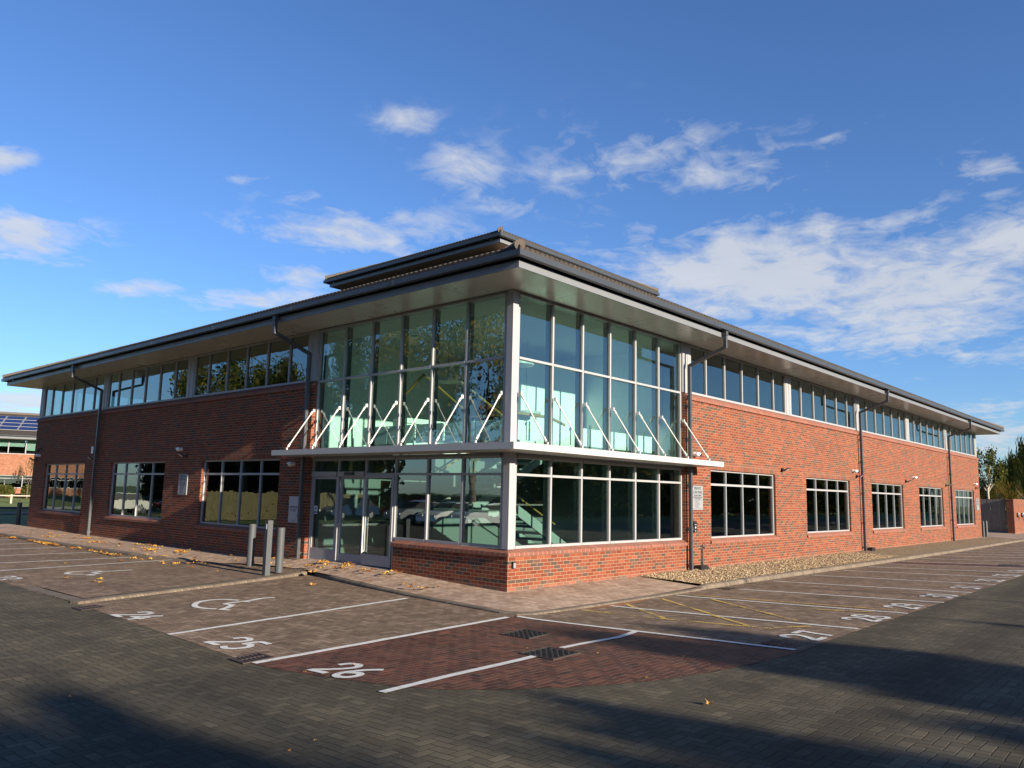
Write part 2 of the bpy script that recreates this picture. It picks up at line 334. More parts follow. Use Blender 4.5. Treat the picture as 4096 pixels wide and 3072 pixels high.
def tilemat():
    m, t, b, o = newmat('weathered_roof_tile'); p = pos(t)
    n = noise(t, p, 14, 6, .7); n2 = noise(t, p, 2, 4)
    base = ramp(t, n, [(.25,(0.00792,0.006864,0.005808)),(.5,(0.01848,0.01531,0.01188)),(.68,(0.033,0.0264,0.0198)),(.85,(0.0528,0.04488,0.03432))])
    base = mixc(t, M(t,'MULTIPLY',n2,.35), base, (.09,.07,.055,1))
    t.links.new(base, b.inputs['Base Color']); b.inputs['Roughness'].default_value = .9
    bump(t, b, n, .5, .01)
    return m
m_tile = tilemat()
m_hiptile = simple('pale_hip_tile', (.10,.08,.062), .85, 0, .35, 14, .5)
def glassmat(name, tintc, refl=1.0, ior=1.75, wav=.0):
    m, t, b, o = newmat(name); t.nodes.remove(b)
    tr = N(t, 'ShaderNodeBsdfTransparent', {0: c4(tintc)})
    gl = N(t, 'ShaderNodeBsdfGlossy', {'Color': (.86*refl,.97*refl,.95*refl,1), 'Roughness': .0})
    if wav:
        p = pos(t); bn = N(t, 'ShaderNodeBump', {'Height': noise(t, p, 1.3, 2, .5, .3), 'Strength': wav, 'Distance': .02}); t.links.new(bn.outputs[0], gl.inputs['Normal'])
    g = N(t, 'ShaderNodeNewGeometry'); c = M(t, 'ABSOLUTE', VM(t, 'DOT_PRODUCT', g.outputs['Incoming'], g.outputs['Normal']).outputs['Value'])
    r0 = 2*((ior-1)/(ior+1))**2
    fr = M(t, 'MULTIPLY_ADD', M(t, 'POWER', M(t, 'SUBTRACT', 1.0, c), 4.0), 1-r0, r0, clamp=True)
    mx = N(t, 'ShaderNodeMixShader', {0: fr, 1: tr.outputs[0], 2: gl.outputs[0]})
    t.links.new(mx.outputs[0], o.inputs[0]); return m
m_gl_hall = glassmat('green_tinted_glass', (.56,.78,.71), 1.0, 1.9, .06)
m_gl_nb = glassmat('pale_teal_glass', (.78,.88,.85), 1.0, 1.6)
m_gl_top = glassmat('blue_grey_glass', (.30,.42,.42), 1.0, 1.8, .12)
m_gl_low = glassmat('dark_green_glass', (.36,.50,.44), 1.0, 1.65, .12)
def gravelmat():
    m, t, b, o = newmat('buff_gravel'); p = pos(t)
    v = N(t, 'ShaderNodeTexVoronoi', {'Vector': p, 'Scale': 30.0})
    v2 = N(t, 'ShaderNodeSeparateColor', {0: v.outputs['Color']})
    base = ramp(t, v2.outputs[0], [(0,(.10,.06,.035)),(.3,(.21,.145,.075)),(.55,(.32,.235,.125)),(.8,(.42,.33,.20)),(1,(.15,.095,.055))])
    sh = M(t, 'MULTIPLY', M(t,'SUBTRACT', v.outputs['Distance'], .35), 2.2, clamp=True)
    t.links.new(mixc(t, sh, base, (.05,.035,.02,1)), b.inputs['Base Color']); b.inputs['Roughness'].default_value = .85
    bump(t, b, M(t,'SUBTRACT',1.0,v.outputs['Distance']), 1.0, .03)
    return m
m_gravel = gravelmat()
def pebmat():
    m, t, b, o = newmat('buff_pebble')
    g = N(t, 'ShaderNodeNewGeometry')
    base = ramp(t, g.outputs['Random Per Island'], [(0,(.09,.055,.03)),(.25,(.20,.135,.07)),(.5,(.33,.24,.13)),(.75,(.46,.36,.22)),(.9,(.28,.15,.065)),(1,(.60,.53,.40))])
    t.links.new(base, b.inputs['Base Color']); b.inputs['Roughness'].default_value = .75
    return m
m_peb = pebmat()
def grassmat():
    m, t, b, o = newmat('lawn_grass'); p = pos(t)
    a = noise(t, p, 40, 4, .7); c = noise(t, p, .5, 5, .6)
    base = ramp(t, a, [(.3,(0.0297,0.06075,0.0135)),(.55,(0.07425,0.1283,0.0243)),(.8,(0.162,0.216,0.04725))])
    leaf = M(t, 'MULTIPLY', M(t, 'GREATER_THAN', noise(t, p, 9, 3, .6), .60), M(t,'GREATER_THAN', c, .42))
    base = mixc(t, M(t,'MULTIPLY',leaf,.7), base, (.38,.25,.05,1))
    t.links.new(base, b.inputs['Base Color']); b.inputs['Roughness'].default_value = .9
    bump(t, b, a, .8, .03)
    return m
m_grass = grassmat()
def paintmat(name, col, wear=.5, thr=.62):
    m, t, b, o = newmat(name); p = pos(t)
    n = noise(t, p, 30, 6, .7); n2 = noise(t, p, 2.0, 4)
    f = M(t, 'MULTIPLY_ADD', n, .3, .82)
    t.links.new(mixc(t, 1.0, c4(col), N(t, 'ShaderNodeCombineColor', {0: f, 1: f, 2: f}).outputs[0], 'MULTIPLY'), b.inputs['Base Color'])
    b.inputs['Roughness'].default_value = .6
    g = N(t, 'ShaderNodeGroup'); g.node_tree = hb
    mp = N(t, 'ShaderNodeVectorMath', {0: N(t, 'ShaderNodeMapping', {'Vector': p, 'Scale': (10,10,0)}).outputs[0], 1: N(t, 'ShaderNodeCombineXYZ', {0: M(t,'MULTIPLY',noise(t,p,3,2),.5), 1: M(t,'MULTIPLY',noise(t,p,3,2),-.4), 2: 0.}).outputs[0]}, operation='ADD').outputs[0]
    t.links.new(mp, g.inputs[0]); jm = N(t, 'ShaderNodeMapRange', {0: g.outputs[0], 1: .02, 2: .07, 3: 1.0, 4: 0.0}).outputs[0]
    jn = M(t, 'MULTIPLY', jm, M(t, 'MULTIPLY_ADD', noise(t, p, 6, 3), 1.6, -.35), clamp=True)
    old = b.inputs['Base Color'].links[0].from_socket
    t.links.new(mixc(t, jn, old, (.07,.06,.05,1)), b.inputs['Base Color'])
    hole = M(t, 'GREATER_THAN', M(t, 'ADD', M(t,'MULTIPLY',n,wear), M(t,'MULTIPLY',n2,1-wear)), thr)
    tr = N(t, 'ShaderNodeBsdfTransparent')
    mx = N(t, 'ShaderNodeMixShader', {0: hole, 1: b.outputs[0], 2: tr.outputs[0]})
    t.links.new(mx.outputs[0], o.inputs[0])
    return m
m_line = paintmat('white_road_paint', (.62,.62,.58), .6, .615)
m_yel = paintmat('worn_yellow_paint', (.62,.42,.08), .6, .52)
m_stain = paintmat('rust_stain', (.26,.095,.035), .5, .60)
def leafmat(name, stops, two=.25):
    m, t, b, o = newmat(name); t.nodes.remove(b)
    g = N(t, 'ShaderNodeNewGeometry'); p = g.outputs['Position']
    base = ramp(t, g.outputs['Random Per Island'], stops)
    df = N(t, 'ShaderNodeBsdfDiffuse', {0: base}); tl = N(t, 'ShaderNodeBsdfTranslucent', {0: base})
    mx = N(t, 'ShaderNodeMixShader', {0: two, 1: df.outputs[0], 2: tl.outputs[0]}); t.links.new(mx.outputs[0], o.inputs[0])
    return m
m_litter = leafmat('fallen_leaf', [(0,(.50,.32,.06)),(.25,(.42,.20,.04)),(.45,(.50,.34,.09)),(.65,(.30,.12,.035)),(.85,(.20,.09,.035)),(1,(.13,.07,.03))], .15)
m_lf_dark = leafmat('dark_foliage', [(0,(.025,.038,.012)),(.5,(.045,.06,.016)),(.8,(.085,.085,.02)),(1,(.16,.11,.02))])
m_lf_mid = leafmat('green_foliage', [(0,(.03,.042,.012)),(.5,(.055,.07,.018)),(.85,(.09,.095,.022)),(1,(.16,.12,.025))])
m_lf_aut = leafmat('autumn_foliage', [(0,(.05,.055,.015)),(.4,(.09,.08,.02)),(.75,(.16,.12,.025)),(1,(.26,.14,.025))])
m_bark = simple('bark', (.10,.08,.06), .9, 0, .4, 8, .6)
m_bark_pale = simple('pale_bark', (.36,.30,.22), .85, 0, .4, 8, .5)

# ------------------------------------------------------------------ terrain
def T(x, y): return -.1+.033*min(max(-y-2.2, 0), 9.2)
def T2(x, y):
    z = T(x, y)
    if y > 56: z += min((y-56)*.034, .8)
    return z
def sheet(name, poly, off, mat, kind='structure', label=None, cat=None, parent=None):
    import bmesh
    bm = bmesh.new()
    vs = [bm.verts.new((x, y, 0)) for x, y in poly]; bm.faces.new(vs)
    for yy in (-2.2, -11.4, 56, 79.6):
        g = list(bm.verts)+list(bm.edges)+list(bm.faces)
        bmesh.ops.bisect_plane(bm, geom=g, plane_co=(0,yy,0), plane_no=(0,1,0))
    for v in bm.verts: v.co.z = T2(v.co.x, v.co.y)+off
    bmesh.ops.recalc_face_normals(bm, faces=bm.faces)
    for f in bm.faces:
        if f.normal.z < 0: f.normal_flip()
    me = D.meshes.new(name); bm.to_mesh(me); bm.free(); me.materials.append(mat)
    o = D.objects.new(name, me); COL.objects.link(o)
    if parent: o.parent = parent
    return tag(o, label, cat, None, kind)
sheet('ground', [(-700,-700),(700,-700),(700,700),(-700,700)], -.05, m_grass)
sheet('road', [(-30,-20),(75,-20),(75,2.5),(43,2.5),(43,0.4),(0.5,0.4),(.5,29.5),(.5,31),(-30,31)], 0, m_road)
arc = [(-6.83,-2.16),(-6.79,-2.79),(-6.66,-3.6),(-6.5,-4.3),(-6.25,-4.85),(-5.84,-5.3),(-5.29,-5.75),(-4.6,-6.15),(-3.64,-6.45),(-2.6,-6.6),(-1.73,-6.64)]
sheet('red_paving', arc+[(-1.73,-1.78),(-1.9,-1.78),(-4,-1.92)], .004, m_red)
sheet('bay_paving', [(-1.73,-6.64),(0.6,-6.58),(3.13,-6.58),(60,-6.6),(60,-1.7),(-.5,-1.7),(-1.6,-1.7),(-1.73,-1.72)], .004, m_bay)
sheet('bay_paving', [(-6.83,-2.155),(-4,-1.918),(-1.9,-1.778),(-1.735,-1.775),(-1.2,-1.5),(-.4,6),(-.6,12),(-1.7,13),(-1.9,18),(-1.9,30),(-6.6,30),(-6.55,8),(-6.57,3.9),(-6.69,.34)], .004, m_bay)
sheet('drain_strip', [(16.9,-2.15),(17.5,-6.4),(19.0,-6.2),(18.35,-2.15)], .008, m_red)
# pavement round the building: stations (kerb point | wall point)
ST = [((-2.02,31,.0),(0,31,.07)),((-1.98,24,0),(0,24,.05)),((-1.95,18,.0),(0,18,.03)),((-1.78,13.3,.0),(0,13.3,.03)),((-1.6,12.2,-.05),(0,12.2,.03)),
 ((-1.3,10.8,-.07),(0,10.8,.03)),((-1.15,9.4,-.05),(0,9.4,.06)),((-.95,7.8,.03),(0,7.9,.14)),((-.72,6.0,.02),(.12,7.0,.17)),((-.9,4.5,.0),(.14,5.5,.18)),((-1.12,3.0,-.02),(.14,3.6,.16)),
 ((-1.3,1.6,-.04),(.05,2.2,.09)),((-1.46,-.2,-.055),(.05,.8,.03)),((-1.56,-1.3,-.06),(.05,.2,.012)),((-1.5,-1.62,-.06),(.05,.1,.012)),((-1.25,-1.72,-.06),(.1,.05,.012)),((-.76,-1.76,-.06),(.6,.05,.015)),
 ((1.2,-1.8,-.06),(1.6,.05,.02)),((3.0,-1.8,-.055),(3.2,.05,.03)),((4.6,-1.78,-.03),(4.75,.05,.035))]
pm = MB()
for (a, b), (c, d) in zip(ST[:-1], ST[1:]):
    nseg = 3
    for k in range(nseg):
        f0, f1 = k/nseg, (k+1)/nseg
        L = lambda p, q, f: tuple(p[i]+(q[i]-p[i])*f for i in range(3))
        pm.quad(L(a,b,f0), L(c,d,f0), L(c,d,f1), L(a,b,f1))
tag(pm.build('pavement', m_pave), kind='structure')
pm2 = MB(); pm2.quad((42.5,-1.75,.0),(62,-1.75,.0),(62,5,.02),(42.5,5,.02)); tag(pm2.build('pavement', m_pave), kind='structure')
# kerbs: (x, y, height, base z)
def kerb(name, pts, w=.13, side=1):
    mb = MB(); rings = []
    for i, (x, y, h) in enumerate(pts):
        p = Vector((x, y)); a = Vector(pts[max(i-1,0)][:2]); b = Vector(pts[min(i+1,len(pts)-1)][:2]); d = (b-a).normalized(); n = Vector((-d.y, d.x))*side
        z = T(x, y); prof = [(0,-.03),(0,h*.45),(.012,h*.75),(.035,h*.93),(.06,h),(w,h+.002),(w,-.03)]
        rings.append([(p.x+n.x*u, p.y+n.y*u, z+v) for u, v in prof])
    n_ = len(rings[0]); vs = [v for r in rings for v in r]; fs = []
    for i in range(len(rings)-1):
        for j in range(n_-1): fs.append((i*n_+j, i*n_+j+1, (i+1)*n_+j+1, (i+1)*n_+j))
    fs += [tuple(range(n_)), tuple(range((len(rings)-1)*n_, len(rings)*n_))]
    mb.add(vs, fs); return tag(mb.build(name, m_kerb), kind='structure')
def dens(pts, step=.6):
    out = []
    for a, b in zip(pts[:-1], pts[1:]):
        n = max(1, int((Vector(b[:2])-Vector(a[:2])).length/step))
        for k in range(n): out.append(tuple(a[i]+(b[i]-a[i])*k/n for i in range(3)))
    return out+[pts[-1]]
kerb('kerb', dens([(-2.14,31,.10),(-2.1,24,.10),(-2.08,18,.10),(-1.9,13.3,.10),(-1.72,12.2,.05),(-1.42,10.8,.035),(-1.27,9.4,.035),(-1.05,8.2,.03)]), side=1)
kerb('kerb', dens([(-.55,5.86,.10),(-.72,5.45,.09),(-1.0,4.4,.09),(-1.24,2.9,.07),(-1.42,1.5,.055),(-1.58,-.25,.045),(-1.68,-1.35,.04),(-1.62,-1.7,.035),(-1.3,-1.84,.035),(-.76,-1.89,.04),(1.2,-1.93,.04),(3.0,-1.93,.04),(4.4,-1.9,.045),(4.75,-1.88,.10),(7,-1.88,.11),(10,-1.92,.11),(16,-2.05,.11),(28,-2.1,.11),(44,-1.95,.11),(60,-1.9,.11)]), side=1)
# raised ramp between the disabled bays
pk = [(-6.56,4.02,.05),(-5.2,4.42,.053),(-3.5,4.93,.056),(-1.9,5.45,.063),(-1.0,5.75,.08),(-.55,5.9,.10)]
kerb('kerb', dens(pk), w=.2, side=1)
kerb('kerb', dens([(-6.5,7.05,.004),(-6.55,5.5,.03),(-6.57,4.02,.05)]), w=.2, side=1)
rm = MB(); K = [(-6.37,4.28),(-5.1,4.66),(-3.4,5.15),(-1.85,5.66),(-.95,5.95),(-.6,6.1)]; F = [(-6.25,7.18),(-5.3,7.8),(-3.9,8.75),(-2.5,9.6),(-1.25,9.9),(-1.0,8.3)]
HK = [.052,.055,.058,.065,.082,.115]
for i in range(5):
    for k in range(4):
        f0, f1 = k/4, (k+1)/4
        def P_(i, f): return (K[i][0]+(F[i][0]-K[i][0])*f, K[i][1]+(F[i][1]-K[i][1])*f, -.1+HK[i]*(1-f)+.008+(.05*f if i >= 4 else 0))
        rm.quad(P_(i,f0), P_(i+1,f0), P_(i+1,f1), P_(i,f1))
tag(rm.build('ramp_paving', m_bay), kind='structure')

# ------------------------------------------------------------------ painted markings
def ribbon(mb, pts, w, off=.012, wend=None, zf=None):
    P = [Vector(p) for p in pts]; n = len(P); L = []; Rr = []
    for i, p in enumerate(P):
        a = P[max(i-1,0)]; b = P[min(i+1,n-1)]; d1 = (p-a).normalized() if i > 0 else (b-p).normalized(); d2 = (b-p).normalized() if i < n-1 else d1
        t = (d1+d2); t = t.normalized() if t.length > 1e-3 else d1
        nn = Vector((-t.y, t.x)); s = w/2/max(.45, nn.dot(Vector((-d1.y, d1.x)))); s *= 1+random.uniform(-.05,.05)
        L.append(p+nn*s); Rr.append(p-nn*s)
    zf = zf or T
    vs = [(q.x, q.y, zf(q.x,q.y)+off) for q in L]+[(q.x, q.y, zf(q.x,q.y)+off) for q in Rr]
    mb.add(vs, [(n+i, n+i+1, i+1, i) for i in range(n-1)])
def smooth(pts, k=6):
    P = [Vector(p) for p in pts]; out = []
    for i in range(len(P)-1):
        p0, p1, p2, p3 = P[max(i-1,0)], P[i], P[i+1], P[min(i+2,len(P)-1)]
        for s in range(k):
            t = s/k; out.append(.5*((2*p1)+(-p0+p2)*t+(2*p0-5*p1+4*p2-p3)*t*t+(-p0+3*p1-3*p2+p3)*t**3))
    return out+[P[-1]]
def line(a, b, w, label, mat=m_line, n=14, group='white lines between the parking bays', name='bay_line', cat='painted line', off=.012):
    mb = MB(); A = Vector(a); B = Vector(b)
    pts = [A+(B-A)*i/n+Vector((random.uniform(-.006,.006), random.uniform(-.006,.006))) for i in range(n+1)]
    ys = [q for q in (-2.2, -11.4) if min(a[1],b[1]) < q < max(a[1],b[1])]
    ribbon(mb, pts, w, off); return tag(mb.build(name, mat), label, cat, group)
RX = [(-1.7,-1.78,-1.73,-6.56),(.65,-2.05,.67,-6.55),(3.12,-2.03,3.11,-6.58),(5.28,-2.41,5.34,-6.62),(7.8,-2.12,7.84,-6.6),(10.33,-2.12,10.34,-6.58),(12.72,-2.15,12.9,-6.5),(14.86,-2.2,15.1,-6.5),(16.8,-2.25,17.4,-6.5),(18.3,-2.26,19.0,-6.3),(20.8,-2.22,21.4,-6.2),(23.3,-2.2,23.95,-6.2),(25.5,-2.23,26.0,-6.2),(27.65,-2.3,28.5,-6.2),(30.1,-2.3,31,-6.2),(32.6,-2.3,33.5,-6.2)]
names = {0:'long white line bounding the red paving on its right, ending at a gully',1:'white line crossing the worn yellow hatching in its middle',2:'white line along the far side of the worn yellow hatching',3:'white line ending at the small black gully by the gravel kerb',4:'white line beginning below the first full window of the sunlit wall',5:'white line reaching the kerb left of the middle downpipe',6:'white line reaching the kerb below the second sunlit window',7:'last white line before the dark red drain strip',8:'white line on the near side of the dark red drain strip',9:'white line on the far side of the dark red drain strip'}
ordn = ['sparse nearest','first','second','third','fourth','fifth','sixth']
for i, (a, b, c, d) in enumerate(RX):
    line((a,b),(c,d), .10, names.get(i, '%s white bay line beyond the dark red drain strip' % ordn[max(0,min(i-10,5))]))
line((-1.9,-1.74),(-6.82,-2.14), .105, 'white line along the left edge of the red paving, starting at the rusty gully')
line((-1.67,1.1),(-6.72,.26), .105, 'white line between the large wheelchair symbol and the number 25')
for i, (a, b) in enumerate([((-1.51,11.3),(-6.4,10.5)),((-2.1,12.62),(-6.4,12.6)),((-2.2,14.9),(-6.4,14.95)),((-2.25,17.37),(-6.4,17.33)),((-2.25,19.68),(-6.4,19.6)),((-2.3,21.9),(-6.4,21.8))]):
    line(a, b, .10, '%s white bay line past disabled bay 23, counted from the bollards' % ordn[i])
mb = MB(); cv = smooth([(-1.77,-4.16),(-2.3,-4.26),(-2.7,-4.25),(-3.02,-4.22),(-3.6,-4.21)]); ribbon(mb, cv, .10)
cv = smooth([(-4.2,-4.3),(-4.41,-4.34),(-5.0,-4.37),(-5.79,-4.39),(-6.4,-4.43),(-6.78,-4.46)]); ribbon(mb, cv, .11)
tag(mb.build('bay_line', m_line), 'wavering white line across the red paving, broken by a manhole cover', 'painted line', 'white lines between the parking bays')
# digits as hand painted strokes in a unit box
DG = {'0':[[(.5,1),(.85,.8),(.85,.2),(.5,0),(.15,.2),(.15,.8),(.5,1)]],'1':[[(.3,.85),(.55,1),(.55,0)]],
 '2':[[(.08,.72),(.2,.95),(.55,1),(.86,.86),(.84,.62),(.5,.32),(.06,.06)],[(.0,.04),(.96,.04)]],
 '3':[[(.1,.92),(.5,1),(.85,.82),(.75,.6),(.42,.53),(.78,.46),(.9,.2),(.5,0),(.08,.1)]],
 '4':[[(.62,1),(.35,.65),(.05,.33),(.95,.33)],[(.68,.62),(.66,0)]],
 '5':[[(.9,.98),(.25,.97),(.2,.6),(.55,.62),(.88,.42),(.8,.12),(.45,0),(.08,.1)]],
 '6':[[(.75,1),(.4,.8),(.14,.45),(.15,.15),(.45,0),(.8,.08),(.86,.32),(.6,.47),(.2,.36)]],
 '7':[[(.05,.95),(.95,.95)],[(.86,.97),(.55,.45),(.42,0)]],
 '8':[[(.5,.53),(.2,.7),(.25,.93),(.52,1),(.8,.92),(.82,.7),(.5,.53),(.16,.3),(.2,.07),(.5,0),(.84,.08),(.86,.3),(.5,.53)]],
 '9':[[(.85,.66),(.55,.52),(.18,.62),(.16,.88),(.5,1),(.82,.88),(.86,.6),(.7,.2),(.45,0)]]}
def number(txt, org, rdir, udir, wd, ht, label):
    mb = MB(); o = Vector(org); r = Vector(rdir); u = Vector(udir); cw = wd/len(txt); off = .012
    for k, ch in enumerate(txt):
        for s, st in enumerate(DG[ch]):
            sharp = ch in '147'
            pts = [o+r*((k+.08+.84*px)*cw)+u*(py*ht) for px, py in st]
            pts = pts if sharp else smooth(pts, 5)
            ribbon(mb, pts, .092, off+.0015*s)
    tag(mb.build('bay_number', m_line, loc=None), label, 'painted number', 'white numbers painted in the parking bays')
for txt, y0, lb in (('24',2.52,'painted number 24 between the gully by the ramp and the large wheelchair symbol'),('25',-.52,'painted number 25 above the rusty gully left of the red paving'),
    ('26',-2.92,'painted number 26 on the red block paving'),('23',9.3,'painted number 23 cut by the left picture edge beyond the ramp')):
    number(txt, (-6.62,y0), (0,-1), (1,0), .80, .56, lb)
for txt, x0, lb in (('27',-.88,'painted number 27 behind the gully on the right of the red paving'),('28',1.6,'painted number 28 in the bay with the yellow hatching, one past 27'),('29',3.8,'painted number 29 just past the far end of the yellow hatching'),
    ('30',6.2,'painted number 30, third number past the gully of bay 27'),('31',8.72,'painted number 31, a thin one between the 30 and 32'),('32',11.15,'painted number 32 about halfway along the receding row'),
    ('33',13.3,'painted number 33, last but one before the dark drain strip'),('34',15.45,'painted number 34 on the near side of the dark drain strip')):
    number(txt, (x0,-6.5), (1,0), (0,1), .86, .54, lb)
def wheel(strokes, label):
    mb = MB()
    for k, (st, w) in enumerate(strokes): ribbon(mb, smooth(st, 5) if w > 0 else st, abs(w), .012+.0015*k)
    tag(mb.build('wheelchair_symbol', m_line), label, 'wheelchair symbol', 'wheelchair symbols painted in the disabled bays')
wheel([([(-5.07,2.05),(-5.18,2.2),(-5.22,2.39),(-5.17,2.63),(-4.97,2.93),(-4.74,3.08),(-4.5,3.09),(-4.36,2.98),(-4.27,2.76)],.1),
       ([(-3.56,2.7),(-3.8,2.74),(-4.1,2.62),(-4.35,2.58),(-4.69,2.51)],.1),([(-4.7,2.5),(-4.64,2.3),(-4.86,2.06),(-5.05,1.92),(-4.98,1.77)],-.1),([(-4.33,2.6),(-4.23,2.42)],-.08)],
      'white wheelchair symbol painted in bay 24, nearer one')
wheel([([(-4.76,8.75),(-4.95,8.92),(-4.98,9.2),(-4.73,9.42),(-4.4,9.42),(-4.2,9.14)],.1),([(-3.5,9.12),(-3.9,9.1),(-4.2,9.1),(-4.48,9.0)],.1),
       ([(-4.5,8.98),(-4.42,8.75),(-4.77,8.52),(-4.65,8.36)],-.1)], 'white wheelchair symbol painted in bay 23 beside the raised ramp')
yl = MB()
for a, b in (((-.18,-2.0),(-.24,-3.78)),((-.24,-3.78),(-.13,-5.55)),((1.14,-2.05),(-.2,-3.72)),((2.34,-2.15),(.85,-4.0)),((.72,-4.1),(-.1,-5.15)),((2.93,-2.95),(.95,-5.5)),((3.4,-2.25),(3.45,-6.3)),((-.1,-5.55),(.45,-5.9)),((2.6,-5.2),(2.9,-6.1))):
    A, B = Vector(a), Vector(b); n = 12
    ribbon(yl, [A+(B-A)*i/n for i in range(n+1)], .075, .008+.0012*len(yl.f)/12)
tag(yl.build('hatch_marking', m_yel), 'worn yellow hatched box under bays 27 and 28', 'painted hatching')
st = MB(); st.add([(-.1,-1.99,T(0,-2)+.010),(.6,-2.2,T(0,-2.2)+.010),(1.4,-2.12,T(0,-2.1)+.01),(2.2,-2.0,T(0,-2.0)+.01),(1.6,-1.97,T(0,-1.98)+.01),(.6,-1.97,T(0,-1.98)+.01)],[(0,1,2,3,4,5)])
tag(st.build('rust_stain', m_stain), 'orange rust stain on the paving along the dropped kerb', 'stain')
# drains and covers
def gully(corners, label, mat=m_rust, slots=6):
    c = [Vector((x, y)) for x, y in corners]; o = sum(c, Vector((0,0)))/4; zz_ = T(o.x, o.y)+.012
    root = empty('gully_grate', (o.x, o.y, zz_), label, 'drain', 'gully grates at the bay ends')
    f = MB(); q = lambda u, v, z: tuple((c[0].lerp(c[1], u)).lerp(c[3].lerp(c[2], u), v))+(zz_+z,)
    def strip(u0, v0, u1, v1, z, h=.012): 
        f.add([q(u0,v0,z-h),q(u1,v0,z-h),q(u1,v1,z-h),q(u0,v1,z-h),q(u0,v0,z),q(u1,v0,z),q(u1,v1,z),q(u0,v1,z)],[(0,3,2,1),(4,5,6,7),(0,1,5,4),(1,2,6,5),(2,3,7,6),(3,0,4,7)])
    strip(0,0,1,.08,.006); strip(0,.92,1,1,.006); strip(0,.08,.08,.92,.006); strip(.92,.08,1,.92,.006)
    f.build('frame', mat, root); f = MB()
    for i in range(slots):
        u = .10+.82*i/slots; strip(u, .08, u+.82/slots*.55, .92, .004)
    strip(.08,.47,.92,.53,.007)
    f.build('grate', mat, root)
    f = MB(); strip(.02,.02,.98,.98,-.003,.002); f.build('pit', m_black, root)
    return root
gully([(-6.8,3.2),(-6.36,3.34),(-6.41,3.72),(-6.8,3.62)], 'dark gully grate choked with debris by the ramp kerb corner')
gully([(-6.93,-2.1),(-6.48,-2.04),(-6.48,-1.66),(-6.92,-1.74)], 'rusty gully grate at the road end of the line between bays 25 and 26')
gully([(-1.64,-6.48),(-1.3,-6.45),(-1.28,-6.02),(-1.6,-6.03)], 'rusty gully grate at the road end of bay 27')
gully([(5.0,-2.32),(5.4,-2.32),(5.4,-2.02),(5.0,-2.02)], 'small black gully grate beside the kerb where the gravel begins')
gully([(18.2,-6.0),(18.9,-5.9),(18.8,-5.2),(18.1,-5.3)], 'far gully grate at the end of the dark red drain strip')
def manhole(corners, label):
    c = [Vector((x, y)) for x, y in corners]; o = sum(c, Vector((0,0)))/4
    z0 = T(o.x, o.y)+.012; root = empty('manhole_cover', (o.x,o.y,z0), label, 'manhole cover', 'iron covers in the red paving')
    q = lambda u, v, z: (lambda p: (p.x, p.y, T(p.x,p.y)+.012+z))((c[0].lerp(c[1], u)).lerp(c[3].lerp(c[2], u), v))
    f = MB()
    def strip(u0, v0, u1, v1, z, h=.012):
        f.add([q(u0,v0,z-h),q(u1,v0,z-h),q(u1,v1,z-h),q(u0,v1,z-h),q(u0,v0,z),q(u1,v0,z),q(u1,v1,z),q(u0,v1,z)],[(0,3,2,1),(4,5,6,7),(0,1,5,4),(1,2,6,5),(2,3,7,6),(3,0,4,7)])
    strip(.04,.04,.96,.96,.0); f.build('cover', m_iron, root); f = MB()
    strip(0,0,1,.04,.004); strip(0,.96,1,1,.004); strip(0,.04,.04,.96,.004); strip(.96,.04,1,.96,.004); f.build('frame', m_rust, root); f = MB()
    for i in range(9):
        for j in range(5):
            u = .08+.095*i; v = .08+.17*j+(.08 if i % 2 else 0)
            if v+.12 < .95: strip(u, v, u+.035, v+.12, .008)
    f.build('tread_pattern', m_iron, root)
manhole([(-3.32,-3.42),(-2.72,-3.34),(-2.66,-2.74),(-3.27,-2.82)], 'square iron manhole cover lying clear of the line, nearer the building')
manhole([(-4.33,-4.66),(-3.73,-4.62),(-3.66,-4.03),(-4.26,-4.05)], 'square iron manhole cover that interrupts the white line')

# ------------------------------------------------------------------ the office building
LR, LL = 42.51, 28.48
B = empty('office_building', (0,0,0), 'two storey red brick office building with glazed corner entrance and wide eaves', 'building')
def fx(u, d, z): return (u, d, z)          # right facade: u along x, d inward (+y)
def fy(u, d, z): return (d, u, z)          # left facade
def nx(u, d, z): return (u, LL-d, z)       # rear (north)
def ny(u, d, z): return (LR-d, u, z)       # far end (east)
def fbox(mb, f, u0, d0, z0, u1, d1, z1):
    a = f(u0,d0,z0); b = f(u1,d1,z1); mb.box(a[0],a[1],a[2],b[0],b[1],b[2])
def wall(f, us, zs, opens, depth=.28):
    mb = MB()
    solid = lambda i, j: 0 <= i < len(us)-1 and 0 <= j < len(zs)-1 and (i, j) not in opens
    for i in range(len(us)-1):
        for j in range(len(zs)-1):
            if not solid(i, j): continue
            u0, u1, z0, z1 = us[i], us[i+1], zs[j], zs[j+1]
            mb.quad(f(u0,0,z0), f(u1,0,z0), f(u1,0,z1), f(u0,0,z1)); mb.quad(f(u0,depth,z0), f(u0,depth,z1), f(u1,depth,z1), f(u1,depth,z0))
            if not solid(i-1, j): mb.quad(f(u0,0,z0), f(u0,0,z1), f(u0,depth,z1), f(u0,depth,z0))
            if not solid(i+1, j): mb.quad(f(u1,0,z0), f(u1,depth,z0), f(u1,depth,z1), f(u1,0,z1))
            if not solid(i, j-1): mb.quad(f(u0,0,z0), f(u0,depth,z0), f(u1,depth,z0), f(u1,0,z0))
            if not solid(i, j+1): mb.quad(f(u0,0,z1), f(u1,0,z1), f(u1,depth,z1), f(u0,depth,z1))
    return mb
ZB, ZG0, ZG1, ZC0, ZC1, ZT = 4.70, .84, 2.784, 4.853, 6.25, 6.255
RW = [(8.573+7*i, 12.985+7*i) for i in range(5)]
LW = [(8.551+7*i, 12.996+7*i) for i in range(3)]
